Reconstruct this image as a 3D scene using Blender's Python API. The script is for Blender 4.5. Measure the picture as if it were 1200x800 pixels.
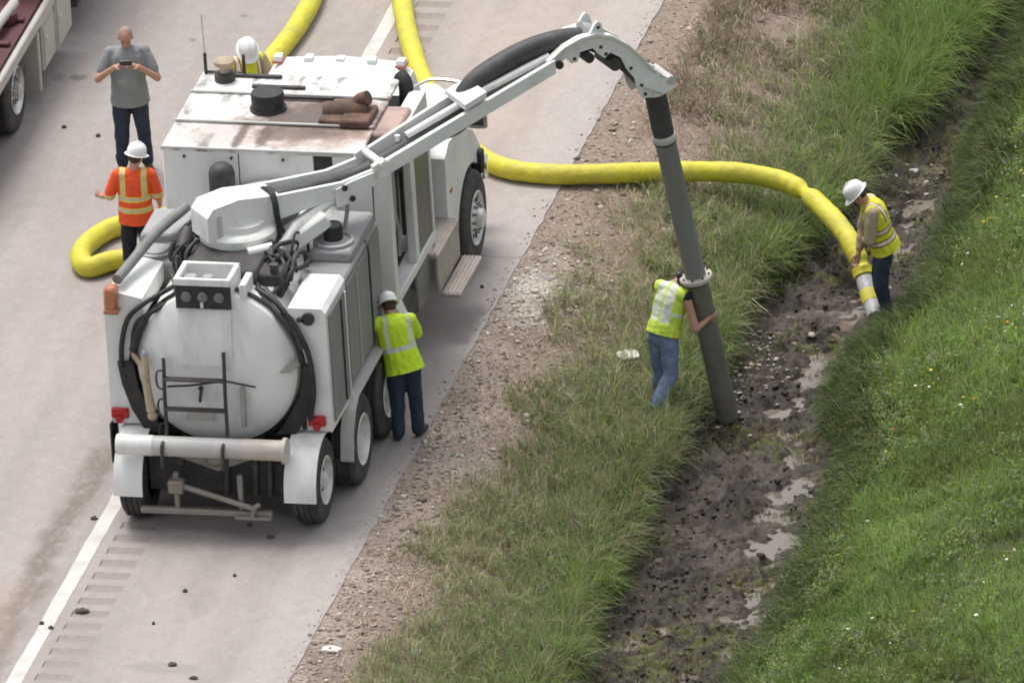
import bpy, bmesh, math, random
import numpy as np
from mathutils import Vector, Matrix
R = math.radians
for o in list(bpy.data.objects): bpy.data.objects.remove(o)
scene = bpy.context.scene
C = scene.collection

# ------------------------------------------------------------------ camera
# long lens from a helicopter: 24 deg above the road, 14.5 deg off its axis, rolled a little
EL, AZ, ROLL, PXM, DIST = R(24), R(14.5), R(3.7), 103.0, 400.0
_h = np.array([-math.sin(AZ), math.cos(AZ), 0])
FW = _h*math.cos(EL) + np.array([0, 0, -math.sin(EL)])
_r = np.array([math.cos(AZ), math.sin(AZ), 0]); _u = np.cross(_r, FW)
RT = _r*math.cos(ROLL) - _u*math.sin(ROLL); UP = _r*math.sin(ROLL) + _u*math.cos(ROLL)
FPX = PXM*DIST
def ray(px, py): return FW + RT*(px-600)/FPX + UP*(400-py)/FPX
CAM = np.array([0., 0, 0]) - ray(242.78, 400)*DIST      # the lane line crosses picture row 400 at the origin
def at(px, py, z=None, x=None, y=None):                 # pixel -> point on a plane it is known to touch
    d = ray(px, py)
    t = (z-CAM[2])/d[2] if z is not None else ((x-CAM[0])/d[0] if x is not None else (y-CAM[1])/d[1])
    return Vector(CAM + d*t)
cd = bpy.data.cameras.new('camera'); cam = bpy.data.objects.new('camera', cd); C.objects.link(cam)
cd.sensor_width = 36; cd.lens = 36*FPX/1200; cd.clip_start = 5; cd.clip_end = 3000
m = Matrix.Identity(4)
for i in range(3):
    m[i][0] = RT[i]; m[i][1] = UP[i]; m[i][2] = -FW[i]; m[i][3] = CAM[i]
cam.matrix_world = m
scene.camera = cam

# ------------------------------------------------------------------ light: bright overcast
SUN_EL, SUN_DIR = R(70), (-0.66, 0.75)
w = bpy.data.worlds.new('World'); scene.world = w; w.use_nodes = True
nt = w.node_tree; bg = nt.nodes['Background']
sky = nt.nodes.new('ShaderNodeTexSky'); sky.sky_type = 'NISHITA'; sky.sun_disc = False
sky.sun_elevation = SUN_EL; sky.sun_rotation = math.atan2(SUN_DIR[0], SUN_DIR[1]); sky.dust_density = 4; sky.air_density = 1.2
hs = nt.nodes.new('ShaderNodeHueSaturation'); hs.inputs['Saturation'].default_value = 0.28
nt.links.new(sky.outputs[0], hs.inputs['Color']); nt.links.new(hs.outputs[0], bg.inputs[0])
bg.inputs[1].default_value = 0.15
sl = bpy.data.lights.new('sun', 'SUN'); sl.energy = 1.5; sl.angle = R(22); sl.color = (1, .965, .91)
so = bpy.data.objects.new('sun', sl); C.objects.link(so)
sd = Vector((SUN_DIR[0]*math.cos(SUN_EL), SUN_DIR[1]*math.cos(SUN_EL), math.sin(SUN_EL)))
so.rotation_euler = sd.to_track_quat('Z', 'Y').to_euler()
vs = scene.view_settings; vs.view_transform = 'Standard'; vs.look = 'None'; vs.gamma = 1; vs.use_curve_mapping = False
vs.exposure = 0.5
scene.cycles.filter_width = 1.9

rng = np.random.default_rng(7); random.seed(7)

# ------------------------------------------------------------------ materials
MATS = {}
def newmat(name):
    m = bpy.data.materials.new(name); m.use_nodes = True; MATS[name] = m
    return m, m.node_tree.nodes, m.node_tree.links, m.node_tree.nodes['Principled BSDF']
def mat(name, col, rough=.6, metal=0, dirt=None, amt=.5, scale=4, lo=.45, hi=.75, bump=0, bscale=60, stretch=(1, 1, 1), spec=.5, col2=None):
    m, N, L, b = newmat(name)
    b.inputs['Roughness'].default_value = rough; b.inputs['Metallic'].default_value = metal
    b.inputs['Specular IOR Level'].default_value = spec
    tc = N.new('ShaderNodeTexCoord'); mp = N.new('ShaderNodeMapping'); mp.inputs['Scale'].default_value = stretch
    L.new(tc.outputs['Object'], mp.inputs['Vector'])
    src = N.new('ShaderNodeRGB'); src.outputs[0].default_value = (*col, 1); out = src.outputs[0]
    # faint broad tone variation
    n0 = N.new('ShaderNodeTexNoise'); n0.inputs['Scale'].default_value = scale*.6; n0.inputs['Detail'].default_value = 3
    L.new(mp.outputs[0], n0.inputs['Vector'])
    mx0 = N.new('ShaderNodeMix'); mx0.data_type = 'RGBA'; mx0.blend_type = 'MULTIPLY'
    r0 = N.new('ShaderNodeMapRange'); r0.inputs['From Min'].default_value = .35; r0.inputs['From Max'].default_value = .65
    r0.inputs['To Min'].default_value = .0; r0.inputs['To Max'].default_value = .5
    L.new(n0.outputs['Fac'], r0.inputs['Value']); L.new(r0.outputs[0], mx0.inputs['Factor'])
    L.new(out, mx0.inputs['A']); mx0.inputs['B'].default_value = (.82, .8, .77, 1); out = mx0.outputs['Result']
    if dirt:
        n = N.new('ShaderNodeTexNoise'); n.inputs['Scale'].default_value = scale; n.inputs['Detail'].default_value = 8; n.inputs['Roughness'].default_value = .65
        L.new(mp.outputs[0], n.inputs['Vector'])
        r = N.new('ShaderNodeMapRange'); r.inputs['From Min'].default_value = lo; r.inputs['From Max'].default_value = hi
        r.inputs['To Max'].default_value = amt
        L.new(n.outputs['Fac'], r.inputs['Value'])
        mx = N.new('ShaderNodeMix'); mx.data_type = 'RGBA'; mx.inputs['B'].default_value = (*dirt, 1)
        L.new(r.outputs[0], mx.inputs['Factor']); L.new(out, mx.inputs['A']); out = mx.outputs['Result']
    L.new(out, b.inputs['Base Color'])
    if bump:
        n2 = N.new('ShaderNodeTexNoise'); n2.inputs['Scale'].default_value = bscale; n2.inputs['Detail'].default_value = 5
        L.new(mp.outputs[0], n2.inputs['Vector'])
        bp = N.new('ShaderNodeBump'); bp.inputs['Strength'].default_value = bump; bp.inputs['Distance'].default_value = .02
        L.new(n2.outputs['Fac'], bp.inputs['Height']); L.new(bp.outputs[0], b.inputs['Normal'])
    return m
def soot(name, spots, colr):
    """soot and rust with a shape of its own: soft-edged blots (object x, y, half-widths, strength)"""
    m = MATS[name]; N = m.node_tree.nodes; L = m.node_tree.links; b = N['Principled BSDF']; src = b.inputs['Base Color'].links[0].from_socket
    tc = N.new('ShaderNodeTexCoord'); ns = N.new('ShaderNodeTexNoise'); ns.inputs['Scale'].default_value = 5; ns.inputs['Detail'].default_value = 7; ns.inputs['Roughness'].default_value = .7; L.new(tc.outputs['Object'], ns.inputs['Vector'])
    for (cx, cy, rx, ry, st) in spots:
        mp = N.new('ShaderNodeMapping'); mp.inputs['Location'].default_value = (-cx/rx, -cy/ry, 0); mp.inputs['Scale'].default_value = (1/rx, 1/ry, 0); L.new(tc.outputs['Object'], mp.inputs['Vector'])
        ln = N.new('ShaderNodeVectorMath'); ln.operation = 'LENGTH'; L.new(mp.outputs[0], ln.inputs[0])
        ad = N.new('ShaderNodeMath'); ad.operation = 'MULTIPLY_ADD'; ad.inputs[1].default_value = 1.6; L.new(ns.outputs['Fac'], ad.inputs[0]); L.new(ln.outputs['Value'], ad.inputs[2])
        r = N.new('ShaderNodeMapRange'); r.inputs['From Min'].default_value = 1.35; r.inputs['From Max'].default_value = 2.0; r.inputs['To Min'].default_value = st; r.inputs['To Max'].default_value = 0; L.new(ad.outputs[0], r.inputs['Value'])
        mx = N.new('ShaderNodeMix'); mx.data_type = 'RGBA'; mx.inputs['B'].default_value = (*colr, 1); L.new(r.outputs[0], mx.inputs['Factor']); L.new(src, mx.inputs['A']); src = mx.outputs['Result']
    L.new(src, b.inputs['Base Color'])
DIRT = (.22, .18, .14)
mat('white_paint', (.74, .75, .73), .42, dirt=DIRT, amt=.55, scale=3.2, lo=.52, hi=.86, stretch=(1, 1, .45))
mat('roof_paint', (.72, .72, .70), .55, dirt=(.15, .125, .105), amt=.85, scale=2.3, lo=.51, hi=.64, stretch=(1.5, .7, 1))
soot('roof_paint', [(.42, -.25, 1.0, .75, .9), (.30, .2, .9, .3, .7), (-.55, -.55, .9, .4, .45)], (.30, .20, .155))
soot('roof_paint', [(.40, .0, .75, .5, .95), (-.48, -.62, .07, .42, .9), (-.20, -.58, .08, .42, .85), (-.05, -.20, .5, .16, .6), (.1, -.5, .5, .2, .7)], (.10, .075, .06))
mat('boom_paint', (.74, .75, .72), .4, dirt=(.25, .22, .18), amt=.5, scale=5, lo=.54, hi=.82)
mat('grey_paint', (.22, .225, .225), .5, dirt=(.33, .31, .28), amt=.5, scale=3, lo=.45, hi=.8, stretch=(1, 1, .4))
mat('grey_plastic', (.33, .335, .34), .55, dirt=(.2, .19, .18), amt=.4, scale=5)
mat('dark_steel', (.035, .034, .033), .6, dirt=(.12, .1, .08), amt=.6, scale=7)
mat('black_rubber', (.018, .018, .019), .65, dirt=(.1, .09, .08), amt=.35, scale=6)
mat('tyre', (.03, .03, .031), .8, dirt=(.17, .15, .13), amt=.55, scale=5, lo=.42, hi=.75)
mat('hose_rubber', (.045, .043, .045), .6, dirt=(.13, .12, .11), amt=.5, scale=5)
mat('pipe_grey', (.21, .21, .20), .5, dirt=(.09, .085, .075), amt=.7, scale=3, stretch=(1, 1, .3))
mat('pipe_wet', (.16, .155, .14), .45, dirt=(.09, .07, .05), amt=.7, scale=4)
mat('rim_paint', (.72, .72, .7), .4, dirt=(.25, .2, .16), amt=.6, scale=7)
mat('rim_steel', (.6, .6, .6), .3, metal=.8, dirt=(.2, .18, .15), amt=.5, scale=8)
mat('chrome', (.75, .75, .74), .2, metal=1)
mat('bare_steel', (.26, .24, .215), .5, metal=.3, dirt=(.2, .14, .09), amt=.6, scale=6)
mat('tread_metal', (.42, .37, .33), .6, dirt=(.22, .17, .13), amt=.6, scale=6)
mat('burnt_metal', (.16, .085, .055), .75, dirt=(.03, .022, .02), amt=.85, scale=5, lo=.4, hi=.65)
mat('scorched_paint', (.42, .30, .26), .7, dirt=(.14, .1, .085), amt=.7, scale=3, lo=.45, hi=.7)
mat('bumper_tube', (.47, .46, .44), .5, dirt=(.62, .6, .56), amt=.6, scale=3, stretch=(1, .4, .4))
mat('beige_tube', (.52, .47, .41), .5, dirt=(.3, .25, .2), amt=.4, scale=6)
mat('lever_tan', (.45, .36, .25), .6, dirt=(.2, .13, .08), amt=.7, scale=9)
mat('red_lens', (.42, .008, .012), .25)
mat('amber_lens', (.42, .17, .085), .35, dirt=(.25, .1, .05), amt=.5, scale=12)
mat('glass', (.05, .055, .055), .08, spec=.8)
mat('lamp_lens', (.16, .16, .17), .15)
mat('door_grey', (.11, .112, .11), .35, dirt=(.2, .18, .16), amt=.4, scale=3)
mat('yellow_hose', (.60, .555, .035), .6, dirt=(.36, .31, .09), amt=.7, scale=4, lo=.44, hi=.75, bump=.7, bscale=11)
mat('tape_grey', (.42, .42, .43), .4, dirt=(.25, .23, .2), amt=.5, scale=14, bump=.4, bscale=30)
mat('skin', (.48, .27, .19), .55, dirt=(.4, .2, .14), amt=.5, scale=12)
mat('skin_tan', (.40, .23, .16), .55, dirt=(.3, .16, .11), amt=.5, scale=12)
mat('hair_brown', (.05, .03, .02), .7)
mat('hair_grey', (.3, .22, .17), .7, dirt=(.42, .26, .19), amt=.7, scale=20)
mat('eye_dark', (.02, .015, .012), .3)
mat('hard_hat_white', (.8, .8, .79), .35, dirt=(.4, .38, .35), amt=.3, scale=12, lo=.5, hi=.8)
mat('denim_dark', (.022, .033, .06), .85, dirt=(.04, .055, .09), amt=.6, scale=9, bump=.5, bscale=22)
mat('denim_blue', (.13, .19, .31), .85, dirt=(.24, .3, .4), amt=.7, scale=7, bump=.6, bscale=20)
mat('black_cloth', (.015, .015, .02), .9, bump=.4, bscale=20)
mat('shirt_grey', (.25, .26, .27), .85, dirt=(.2, .21, .22), amt=.5, scale=6, bump=.7, bscale=14)
mat('shirt_tan', (.38, .3, .2), .85, bump=.5, bscale=16)
mat('boot', (.035, .028, .022), .7, dirt=(.15, .12, .09), amt=.6, scale=9)
mat('lime', (.62, .88, .03), .75, dirt=(.54, .78, .03), amt=.6, scale=7, bump=.7, bscale=16)
mat('phone_black', (.02, .02, .022), .2)
mat('line_paint', (.56, .54, .51), .7, dirt=(.34, .31, .29), amt=.7, scale=2.5, lo=.48, hi=.72)
mat('litter_white', (.72, .7, .66), .7, dirt=(.5, .45, .38), amt=.5, scale=15)
mat('dark_lump', (.085, .07, .06), .9)
mat('red_tint', (.45, .12, .09), .4)
mat('maroon', (.09, .025, .03), .6, dirt=(.05, .03, .03), amt=.5, scale=8)
mat('box_beige', (.46, .44, .41), .45, dirt=(.33, .3, .27), amt=.5, scale=3)
def stripes_mat(name, base, tapes, tapecol=(.62, .63, .6), edge=None):
    """hi-vis cloth; sewn reflective tape where the torso coordinates (attribute tl: across, front, up) fall inside a band"""
    m, N, L, b = newmat(name); b.inputs['Roughness'].default_value = .75
    a = N.new('ShaderNodeAttribute'); a.attribute_name = 'tl'
    sp = N.new('ShaderNodeSeparateXYZ'); L.new(a.outputs['Vector'], sp.inputs[0])
    ab = N.new('ShaderNodeMath'); ab.operation = 'ABSOLUTE'; L.new(sp.outputs[0], ab.inputs[0])
    def band(sock, c, h):
        d = N.new('ShaderNodeMath'); d.operation = 'SUBTRACT'; d.inputs[1].default_value = c; L.new(sock, d.inputs[0])
        e = N.new('ShaderNodeMath'); e.operation = 'ABSOLUTE'; L.new(d.outputs[0], e.inputs[0])
        g = N.new('ShaderNodeMath'); g.operation = 'LESS_THAN'; g.inputs[1].default_value = h; L.new(e.outputs[0], g.inputs[0]); return g.outputs[0]
    def both(x, y, op):
        q = N.new('ShaderNodeMath'); q.operation = op; L.new(x, q.inputs[0])
        if isinstance(y, float): q.inputs[1].default_value = y
        else: L.new(y, q.inputs[1])
        return q.outputs[0]
    def mask(grow):
        tot = None
        for ax, c, h, zmin in tapes:
            s = band(sp.outputs[2] if ax == 'z' else ab.outputs[0], c, h+grow)
            if ax == 'x': s = both(s, both(sp.outputs[2], zmin, 'GREATER_THAN'), 'MULTIPLY')
            tot = s if tot is None else both(tot, s, 'MAXIMUM')
        return tot
    n = N.new('ShaderNodeTexNoise'); n.inputs['Scale'].default_value = 15; tc = N.new('ShaderNodeTexCoord'); L.new(tc.outputs['Object'], n.inputs['Vector'])
    bp = N.new('ShaderNodeBump'); bp.inputs['Strength'].default_value = .7; bp.inputs['Distance'].default_value = .02
    L.new(n.outputs['Fac'], bp.inputs['Height']); L.new(bp.outputs[0], b.inputs['Normal'])
    mx0 = N.new('ShaderNodeMix'); mx0.data_type = 'RGBA'; L.new(n.outputs['Fac'], mx0.inputs['Factor'])
    mx0.inputs['A'].default_value = (*base, 1); mx0.inputs['B'].default_value = (*[c*.8 for c in base], 1)
    out = mx0.outputs['Result']
    if edge:
        me = N.new('ShaderNodeMix'); me.data_type = 'RGBA'; L.new(mask(.017), me.inputs['Factor']); L.new(out, me.inputs['A']); me.inputs['B'].default_value = (*edge, 1); out = me.outputs['Result']
    mx = N.new('ShaderNodeMix'); mx.data_type = 'RGBA'; L.new(mask(0), mx.inputs['Factor']); L.new(out, mx.inputs['A']); mx.inputs['B'].default_value = (*tapecol, 1)
    L.new(mx.outputs['Result'], b.inputs['Base Color'])
stripes_mat('vest_orange', (.85, .095, .02), [('x', .125, .017, .26), ('z', .235, .016, 0), ('z', .10, .016, 0)], (.55, .5, .36), (.72, .55, .04))
stripes_mat('vest_lime', (.62, .88, .03), [('x', .135, .022, .2), ('z', .185, .026, 0)], (.62, .66, .6))
stripes_mat('vest_yellow', (.66, .66, .03), [('x', .13, .02, .3), ('z', .22, .018, 0), ('z', .09, .018, 0)], (.62, .6, .5), (.3, .1, .03))
stripes_mat('vest_pale', (.6, .78, .08), [('x', .07, .055, .16), ('z', .27, .02, 0)], (.62, .66, .55))

# ------------------------------------------------------------------ mesh helpers
class MB:
    def __init__(s): s.v = []; s.f = []
    def add(s, v, f):
        k = len(s.v); s.v += [tuple(p) for p in v]; s.f += [tuple(i+k for i in q) for q in f]; return s
    def box(s, lo, hi, bev=.012, M=None):
        lo = Vector(lo); hi = Vector(hi); c = (lo+hi)/2; h = (hi-lo)/2
        b = min(bev, min(h)*.45); vs = []; idx = {}
        for sx in (-1, 1):
            for sy in (-1, 1):
                for sz in (-1, 1):
                    for a in range(3):
                        p = [sx*(h.x-b), sy*(h.y-b), sz*(h.z-b)]; p[a] = (sx*h.x, sy*h.y, sz*h.z)[a]
                        idx[(sx, sy, sz, a)] = len(vs); q = Vector(p)+c
                        vs.append(M @ q if M else q)
        fs = []
        for sg in (-1, 1):
            for a in range(3):
                o = [i for i in range(3) if i != a]; loop = []
                for (p, q) in ((-1, -1), (1, -1), (1, 1), (-1, 1)):
                    k = [0, 0, 0]; k[a] = sg; k[o[0]] = p; k[o[1]] = q; loop.append(idx[(*k, a)])
                if (sg < 0) != (a == 1): loop.reverse()
                fs.append(loop)
        for a in range(3):
            o = [i for i in range(3) if i != a]
            for p in (-1, 1):
                for q in (-1, 1):
                    k0 = [0, 0, 0]; k0[a] = -1; k0[o[0]] = p; k0[o[1]] = q; k1 = list(k0); k1[a] = 1
                    loop = [idx[(*k0, o[0])], idx[(*k1, o[0])], idx[(*k1, o[1])], idx[(*k0, o[1])]]
                    if (p*q > 0) == (a != 1): loop.reverse()
                    fs.append(loop)
        for sx in (-1, 1):
            for sy in (-1, 1):
                for sz in (-1, 1):
                    loop = [idx[(sx, sy, sz, a)] for a in range(3)]
                    if sx*sy*sz < 0: loop.reverse()
                    fs.append(loop)
        return s.add(vs, fs)
    def tube(s, path, r, n=12, cap=True, closed=False):
        P = [Vector(p) for p in path]; k = len(P); rr = r if hasattr(r, '__len__') else [r]*k
        T = []
        for i in range(k):
            a = P[i-1] if i else P[0]; b = P[i+1] if i < k-1 else P[-1]; T.append((b-a).normalized())
        nrm = T[0].orthogonal().normalized(); vs = []; fs = []
        for i in range(k):
            nrm = (nrm - T[i]*nrm.dot(T[i])).normalized(); bi = T[i].cross(nrm)
            for j in range(n):
                a = 2*math.pi*j/n; vs.append(P[i] + (nrm*math.cos(a)+bi*math.sin(a))*rr[i])
        for i in range(k-1):
            for j in range(n):
                fs.append((i*n+j, i*n+(j+1) % n, (i+1)*n+(j+1) % n, (i+1)*n+j))
        if cap: fs += [tuple(range(n-1, -1, -1)), tuple(range((k-1)*n, k*n))]
        return s.add(vs, fs)
    def cyl(s, a, b, r, r2=None, n=18): return s.tube([a, b], [r, r if r2 is None else r2], n)
    def lathe(s, prof, o=(0, 0, 0), ax='z', n=28, cap=True):
        """prof: (radius, height) pairs round an axis"""
        vs = []; fs = []; o = Vector(o); k = len(prof)
        for (r, hh) in prof:
            for j in range(n):
                a = 2*math.pi*j/n; c, q = r*math.cos(a), r*math.sin(a)
                vs.append(o+Vector({'z': (c, q, hh), 'x': (hh, c, q), 'y': (q, hh, c)}[ax]))
        for i in range(k-1):
            for j in range(n): fs.append((i*n+j, i*n+(j+1) % n, (i+1)*n+(j+1) % n, (i+1)*n+j))
        if cap: fs += [tuple(range(n-1, -1, -1)), tuple(range((k-1)*n, k*n))]
        return s.add(vs, fs)
    def prism(s, pts, ext):
        """closed outline (3D points in a plane) pushed along ext"""
        P = [Vector(p) for p in pts]; e = Vector(ext); k = len(P)
        nn = sum(((P[i]-P[0]).cross(P[i+1]-P[0]) for i in range(1, k-1)), Vector())
        if nn.dot(e) > 0: P.reverse()
        return s.add(P+[p+e for p in P], [tuple(range(k)), tuple(range(2*k-1, k-1, -1))] + [((i+1) % k, i, k+i, k+(i+1) % k) for i in range(k)])
    def ell(s, c, r, M=None, n=14, m=9, zmin=-1.):
        c = Vector(c); vs = []; fs = []
        for i in range(m+1):
            th = math.pi*i/m; zz = max(-math.cos(th), zmin); q = math.sqrt(max(0, 1-zz*zz))
            if i in (0, m): q = max(q, .001)
            for j in range(n):
                p = Vector((r[0]*q*math.cos(2*math.pi*j/n), r[1]*q*math.sin(2*math.pi*j/n), r[2]*zz))
                vs.append(c + (M @ p if M else p))
        for i in range(m):
            for j in range(n): fs.append((i*n+j, i*n+(j+1) % n, (i+1)*n+(j+1) % n, (i+1)*n+j))
        fs += [tuple(range(n-1, -1, -1)), tuple(range(m*n, (m+1)*n))]
        return s.add(vs, fs)
    def cap(s, a, b, r0, r1, side=(1, 0, 0), flat=1., n=14):
        """tapered capsule; half-axis r across 'side', r*flat the other way"""
        a = Vector(a); b = Vector(b); d = b-a; Ln = d.length or 1e-4; d = d/Ln
        sv = Vector(side); sv = sv-d*sv.dot(d)
        sv = sv.normalized() if sv.length > 1e-3 else d.orthogonal().normalized()
        q = d.cross(sv); vs = []; fs = []; rings = []
        for i in range(5): t = math.pi/2*(1-i/4); rings.append((a - d*r0*math.sin(t)*min(1, flat+.15), max(.02, math.cos(t))*r0))
        for i in range(5): t = math.pi/2*i/4; rings.append((b + d*r1*math.sin(t)*min(1, flat+.15), max(.02, math.cos(t))*r1))
        for (c, r) in rings:
            for j in range(n):
                g = 2*math.pi*j/n; vs.append(c + sv*r*math.cos(g) + q*r*flat*math.sin(g))
        k = len(rings)
        for i in range(k-1):
            for j in range(n): fs.append((i*n+j, i*n+(j+1) % n, (i+1)*n+(j+1) % n, (i+1)*n+j))
        fs += [tuple(range(n-1, -1, -1)), tuple(range((k-1)*n, k*n))]
        return s.add(vs, fs)
WLOC = {}
def link(o, parent, wl):
    C.objects.link(o); WLOC[o.name] = Vector(wl)
    if parent: o.parent = parent; o.location = Vector(wl)-WLOC[parent.name]
    else: o.location = wl
def obj(name, mb, material, parent=None, loc=None, smooth=38):
    """mb holds world coordinates; the object's origin sits at loc (default: its parent's origin)"""
    wl = Vector(loc) if loc is not None else (WLOC[parent.name] if parent else Vector((0, 0, 0)))
    me = bpy.data.meshes.new(name); me.from_pydata([Vector(p)-wl for p in mb.v], [], mb.f)
    if smooth:
        bm = bmesh.new(); bm.from_mesh(me); bmesh.ops.recalc_face_normals(bm, faces=bm.faces); bm.to_mesh(me); bm.free()
        me.polygons.foreach_set('use_smooth', [True]*len(me.polygons)); me.set_sharp_from_angle(angle=R(smooth))
    me.materials.append(MATS[material]); o = bpy.data.objects.new(name, me); link(o, parent, wl); return o
def empty(name, loc, parent=None):
    o = bpy.data.objects.new(name, None); o.empty_display_size = .2; link(o, parent, loc); return o
def tag(o, label=None, cat=None, group=None, kind=None):
    for k, v in (('label', label), ('category', cat), ('group', group), ('kind', kind)):
        if v: o[k] = v
    return o
def dup(o, parent, wl):
    c = o.copy(); link(c, parent, wl)
    for ch in o.children:
        if ch is not c: dup(ch, c, Vector(wl) + ch.location)
    return c
def spline(pts, n=10):
    """Catmull-Rom through the points"""
    P = [Vector(p) for p in pts]; P = [P[0]*2-P[1]] + P + [P[-1]*2-P[-2]]; out = []
    for i in range(1, len(P)-2):
        for k in range(n):
            t = k/n; a, b, c, d = P[i-1:i+3]
            out.append(.5*((2*b)+(c-a)*t+(2*a-5*b+4*c-d)*t*t+(3*b-a-3*c+d)*t**3))
    return out + [P[-2]]

# ------------------------------------------------------------------ noise and terrain
def lattice(seed):
    g = np.random.default_rng(seed).random((256, 256))
    def f(x, y):
        xi = np.floor(x).astype(int); yi = np.floor(y).astype(int); u = x-xi; v = y-yi
        u = u*u*(3-2*u); v = v*v*(3-2*v); a = xi & 255; b = yi & 255; a1 = (xi+1) & 255; b1 = (yi+1) & 255
        return (g[a, b]*(1-u)+g[a1, b]*u)*(1-v) + (g[a, b1]*(1-u)+g[a1, b1]*u)*v
    return f
_L = [lattice(i) for i in range(8)]
def fbm(x, y, s=1., o=4, k=0):
    t = 0; a = 1; n = 0
    for i in range(o):
        t = t + a*_L[(k+i) % 8](x*s*2**i+17.3*i, y*s*2**i+5.1*i); n += a; a *= .5
    return t/n
ROADX = 3.05
WATER = -1.045
def mud_left(y): return np.interp(y, [-12, -6, -3, 1, 3.4, 5, 7, 9, 12], [5.75, 5.65, 5.45, 5.5, 5.55, 5.7, 6.0, 6.2, 6.45]) + (fbm(y*0+3, y, .9, 3, 2)-.5)*.5
def mud_right(y): return np.interp(y, [-12, -5, -.5, .6, 2.4, 3.2, 6, 9, 12], [7.75, 7.8, 7.7, 7.28, 7.22, 7.45, 7.5, 7.4, 7.1]) + (fbm(y*0+9, y, 1.1, 3, 4)-.5)*.3
def zones(x, y):
    ml, mr = mud_left(y), mud_right(y)
    inm = np.clip((x-ml)/.12, 0, 1)*np.clip((mr-x)/.12, 0, 1)
    return ml, mr, inm
def height(x, y):
    x = np.asarray(x, float); y = np.asarray(y, float); ml, mr, inm = zones(x, y)
    u = (x-ROADX)/(ml-ROADX)                          # 0 pavement .. 1 mud edge
    left = np.interp(u, [-2, 0, .3, .45, .62, .82, .95, 1.0, 1.12], [-.04, -.012, -.08, -.2, -.42, -.66, -.80, -.92, -1.03])
    s = x-mr
    right = np.interp(s, [-.2, 0, .10, .3, .9, 2.2, 5, 10, 30], [-1.03, -.95, -.82, -.68, -.40, .10, .9, 1.6, 2.2])
    h = np.where(x < (ml+mr)/2, left, right)
    # mud: lumps, wheel-deep hollows that hold water along the far side of the bed
    lumps = (fbm(x, y, 3.2, 4, 1)-.5)*.24 + np.abs(fbm(x, y, 7, 3, 3)-.5)*.16 - .03 + (fbm(x, y, 13, 2, 3)-.5)*.13
    chan = np.exp(-((x-(mr-.72-.35*(fbm(y*0+4, y, .8, 2, 6)-.5)))/.27)**2)
    cl = fbm(x, y, 9, 3, 5); h = h + inm*(lumps + .045 - .06*chan + .05*np.clip((cl-.52)*9, 0, 1)*np.clip((fbm(x, y, 2.2, 2, 0)-.4)*6, 0, 1))
    gr = np.clip((x-ROADX-.5)/.8, 0, 1)*(1-inm)
    h = h + gr*((fbm(x, y, .9, 3, 5)-.5)*.16 + (fbm(x, y, 5, 3, 0)-.5)*.07)
    h = h + np.clip((x-ROADX)/.2, 0, 1)*(1-inm)*(fbm(x, y, 14, 2, 2)-.5)*.025
    return h
def hz(x, y): return float(height(np.array([x]), np.array([y]))[0])
def on_ground(px, py, it=12):
    z = -.5
    for _ in range(it): p = at(px, py, z=z); z = .5*z+.5*hz(p.x, p.y)
    return p

fx = np.concatenate([np.arange(2.9, 8.2, .034), np.arange(8.2, 12.5, .09), [13, 14, 16, 20, 30, 60, 120]])
fy = np.concatenate([[-160, -80, -40, -25, -18, -14], np.arange(-11, 15, .038), [15, 16, 18, 22, 30, 50, 90, 160, 300]])
GX, GY = np.meshgrid(fx, fy, indexing='ij'); GZ = height(GX, GY)
far = np.clip((np.abs(GY)-15)/20, 0, 1); GZ = GZ*(1-far*.0)
nx, ny = GX.shape
def gridmesh(name, X, Y, Z):
    nx, ny = X.shape; me = bpy.data.meshes.new(name)
    v = np.stack([X, Y, Z], -1).reshape(-1, 3)
    i = np.arange(nx*ny).reshape(nx, ny)
    q = np.stack([i[:-1, :-1], i[1:, :-1], i[1:, 1:], i[:-1, 1:]], -1).reshape(-1, 4)
    me.vertices.add(len(v)); me.vertices.foreach_set('co', v.ravel())
    me.loops.add(q.size); me.loops.foreach_set('vertex_index', q.ravel().astype(np.int32))
    me.polygons.add(len(q)); me.polygons.foreach_set('loop_start', np.arange(0, q.size, 4, dtype=np.int32))
    me.polygons.foreach_set('use_smooth', np.ones(len(q), bool)); me.update(calc_edges=True); return me
def setcol(me, name, col):
    a = me.attributes.new(name, 'FLOAT_COLOR', 'POINT'); a.data.foreach_set('color', np.concatenate([col, np.ones((len(col), 1))], 1).astype(np.float32).ravel())
def setflt(me, name, val):
    a = me.attributes.new(name, 'FLOAT', 'POINT'); a.data.foreach_set('value', val.astype(np.float32).ravel())
# soil colours by what the ground is made of
ml, mr, inm = zones(GX, GY)
u = (GX-ROADX)/(ml-ROADX)
def lerp(a, b, t): return a + (b-a)*t[..., None]
gravel = np.array([.30, .245, .205]); pale = np.array([.48, .44, .39]); soil = np.array([.215, .165, .13]); thatch = np.array([.20, .165, .11])
green = np.array([.07, .085, .035]); mud = np.array([.037, .027, .020])
col = np.broadcast_to(gravel, GX.shape+(3,)).copy()
patch = np.exp(-(((GX-3.55)/.42)**2+((GY-2.0)/1.1)**2)); patch = np.clip((patch+fbm(GX, GY, 2, 3, 2)-.75)*3, 0, 1)
col = lerp(col, pale, patch*.8)
nn = fbm(GX, GY, 1.6, 4, 3)
col = lerp(col, soil, np.clip((u-.10+(nn-.5)*.8)*6, 0, 1)*.75)
col = lerp(col, soil*1.1, np.clip((GY-2.6)*2, 0, 1)*np.clip((.5-u)*6, 0, 1)*.8)
col = lerp(col, thatch, np.clip((u-.36+(nn-.5)*.6)*5, 0, 1)*np.clip(1-(GY-5.5)/2, .15, 1))
col = lerp(col, green, np.clip((u-.75)*4, 0, 1)*.8)
col = lerp(col, green, (GX > mr).astype(float))
col = lerp(col, mud, inm)
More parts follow.
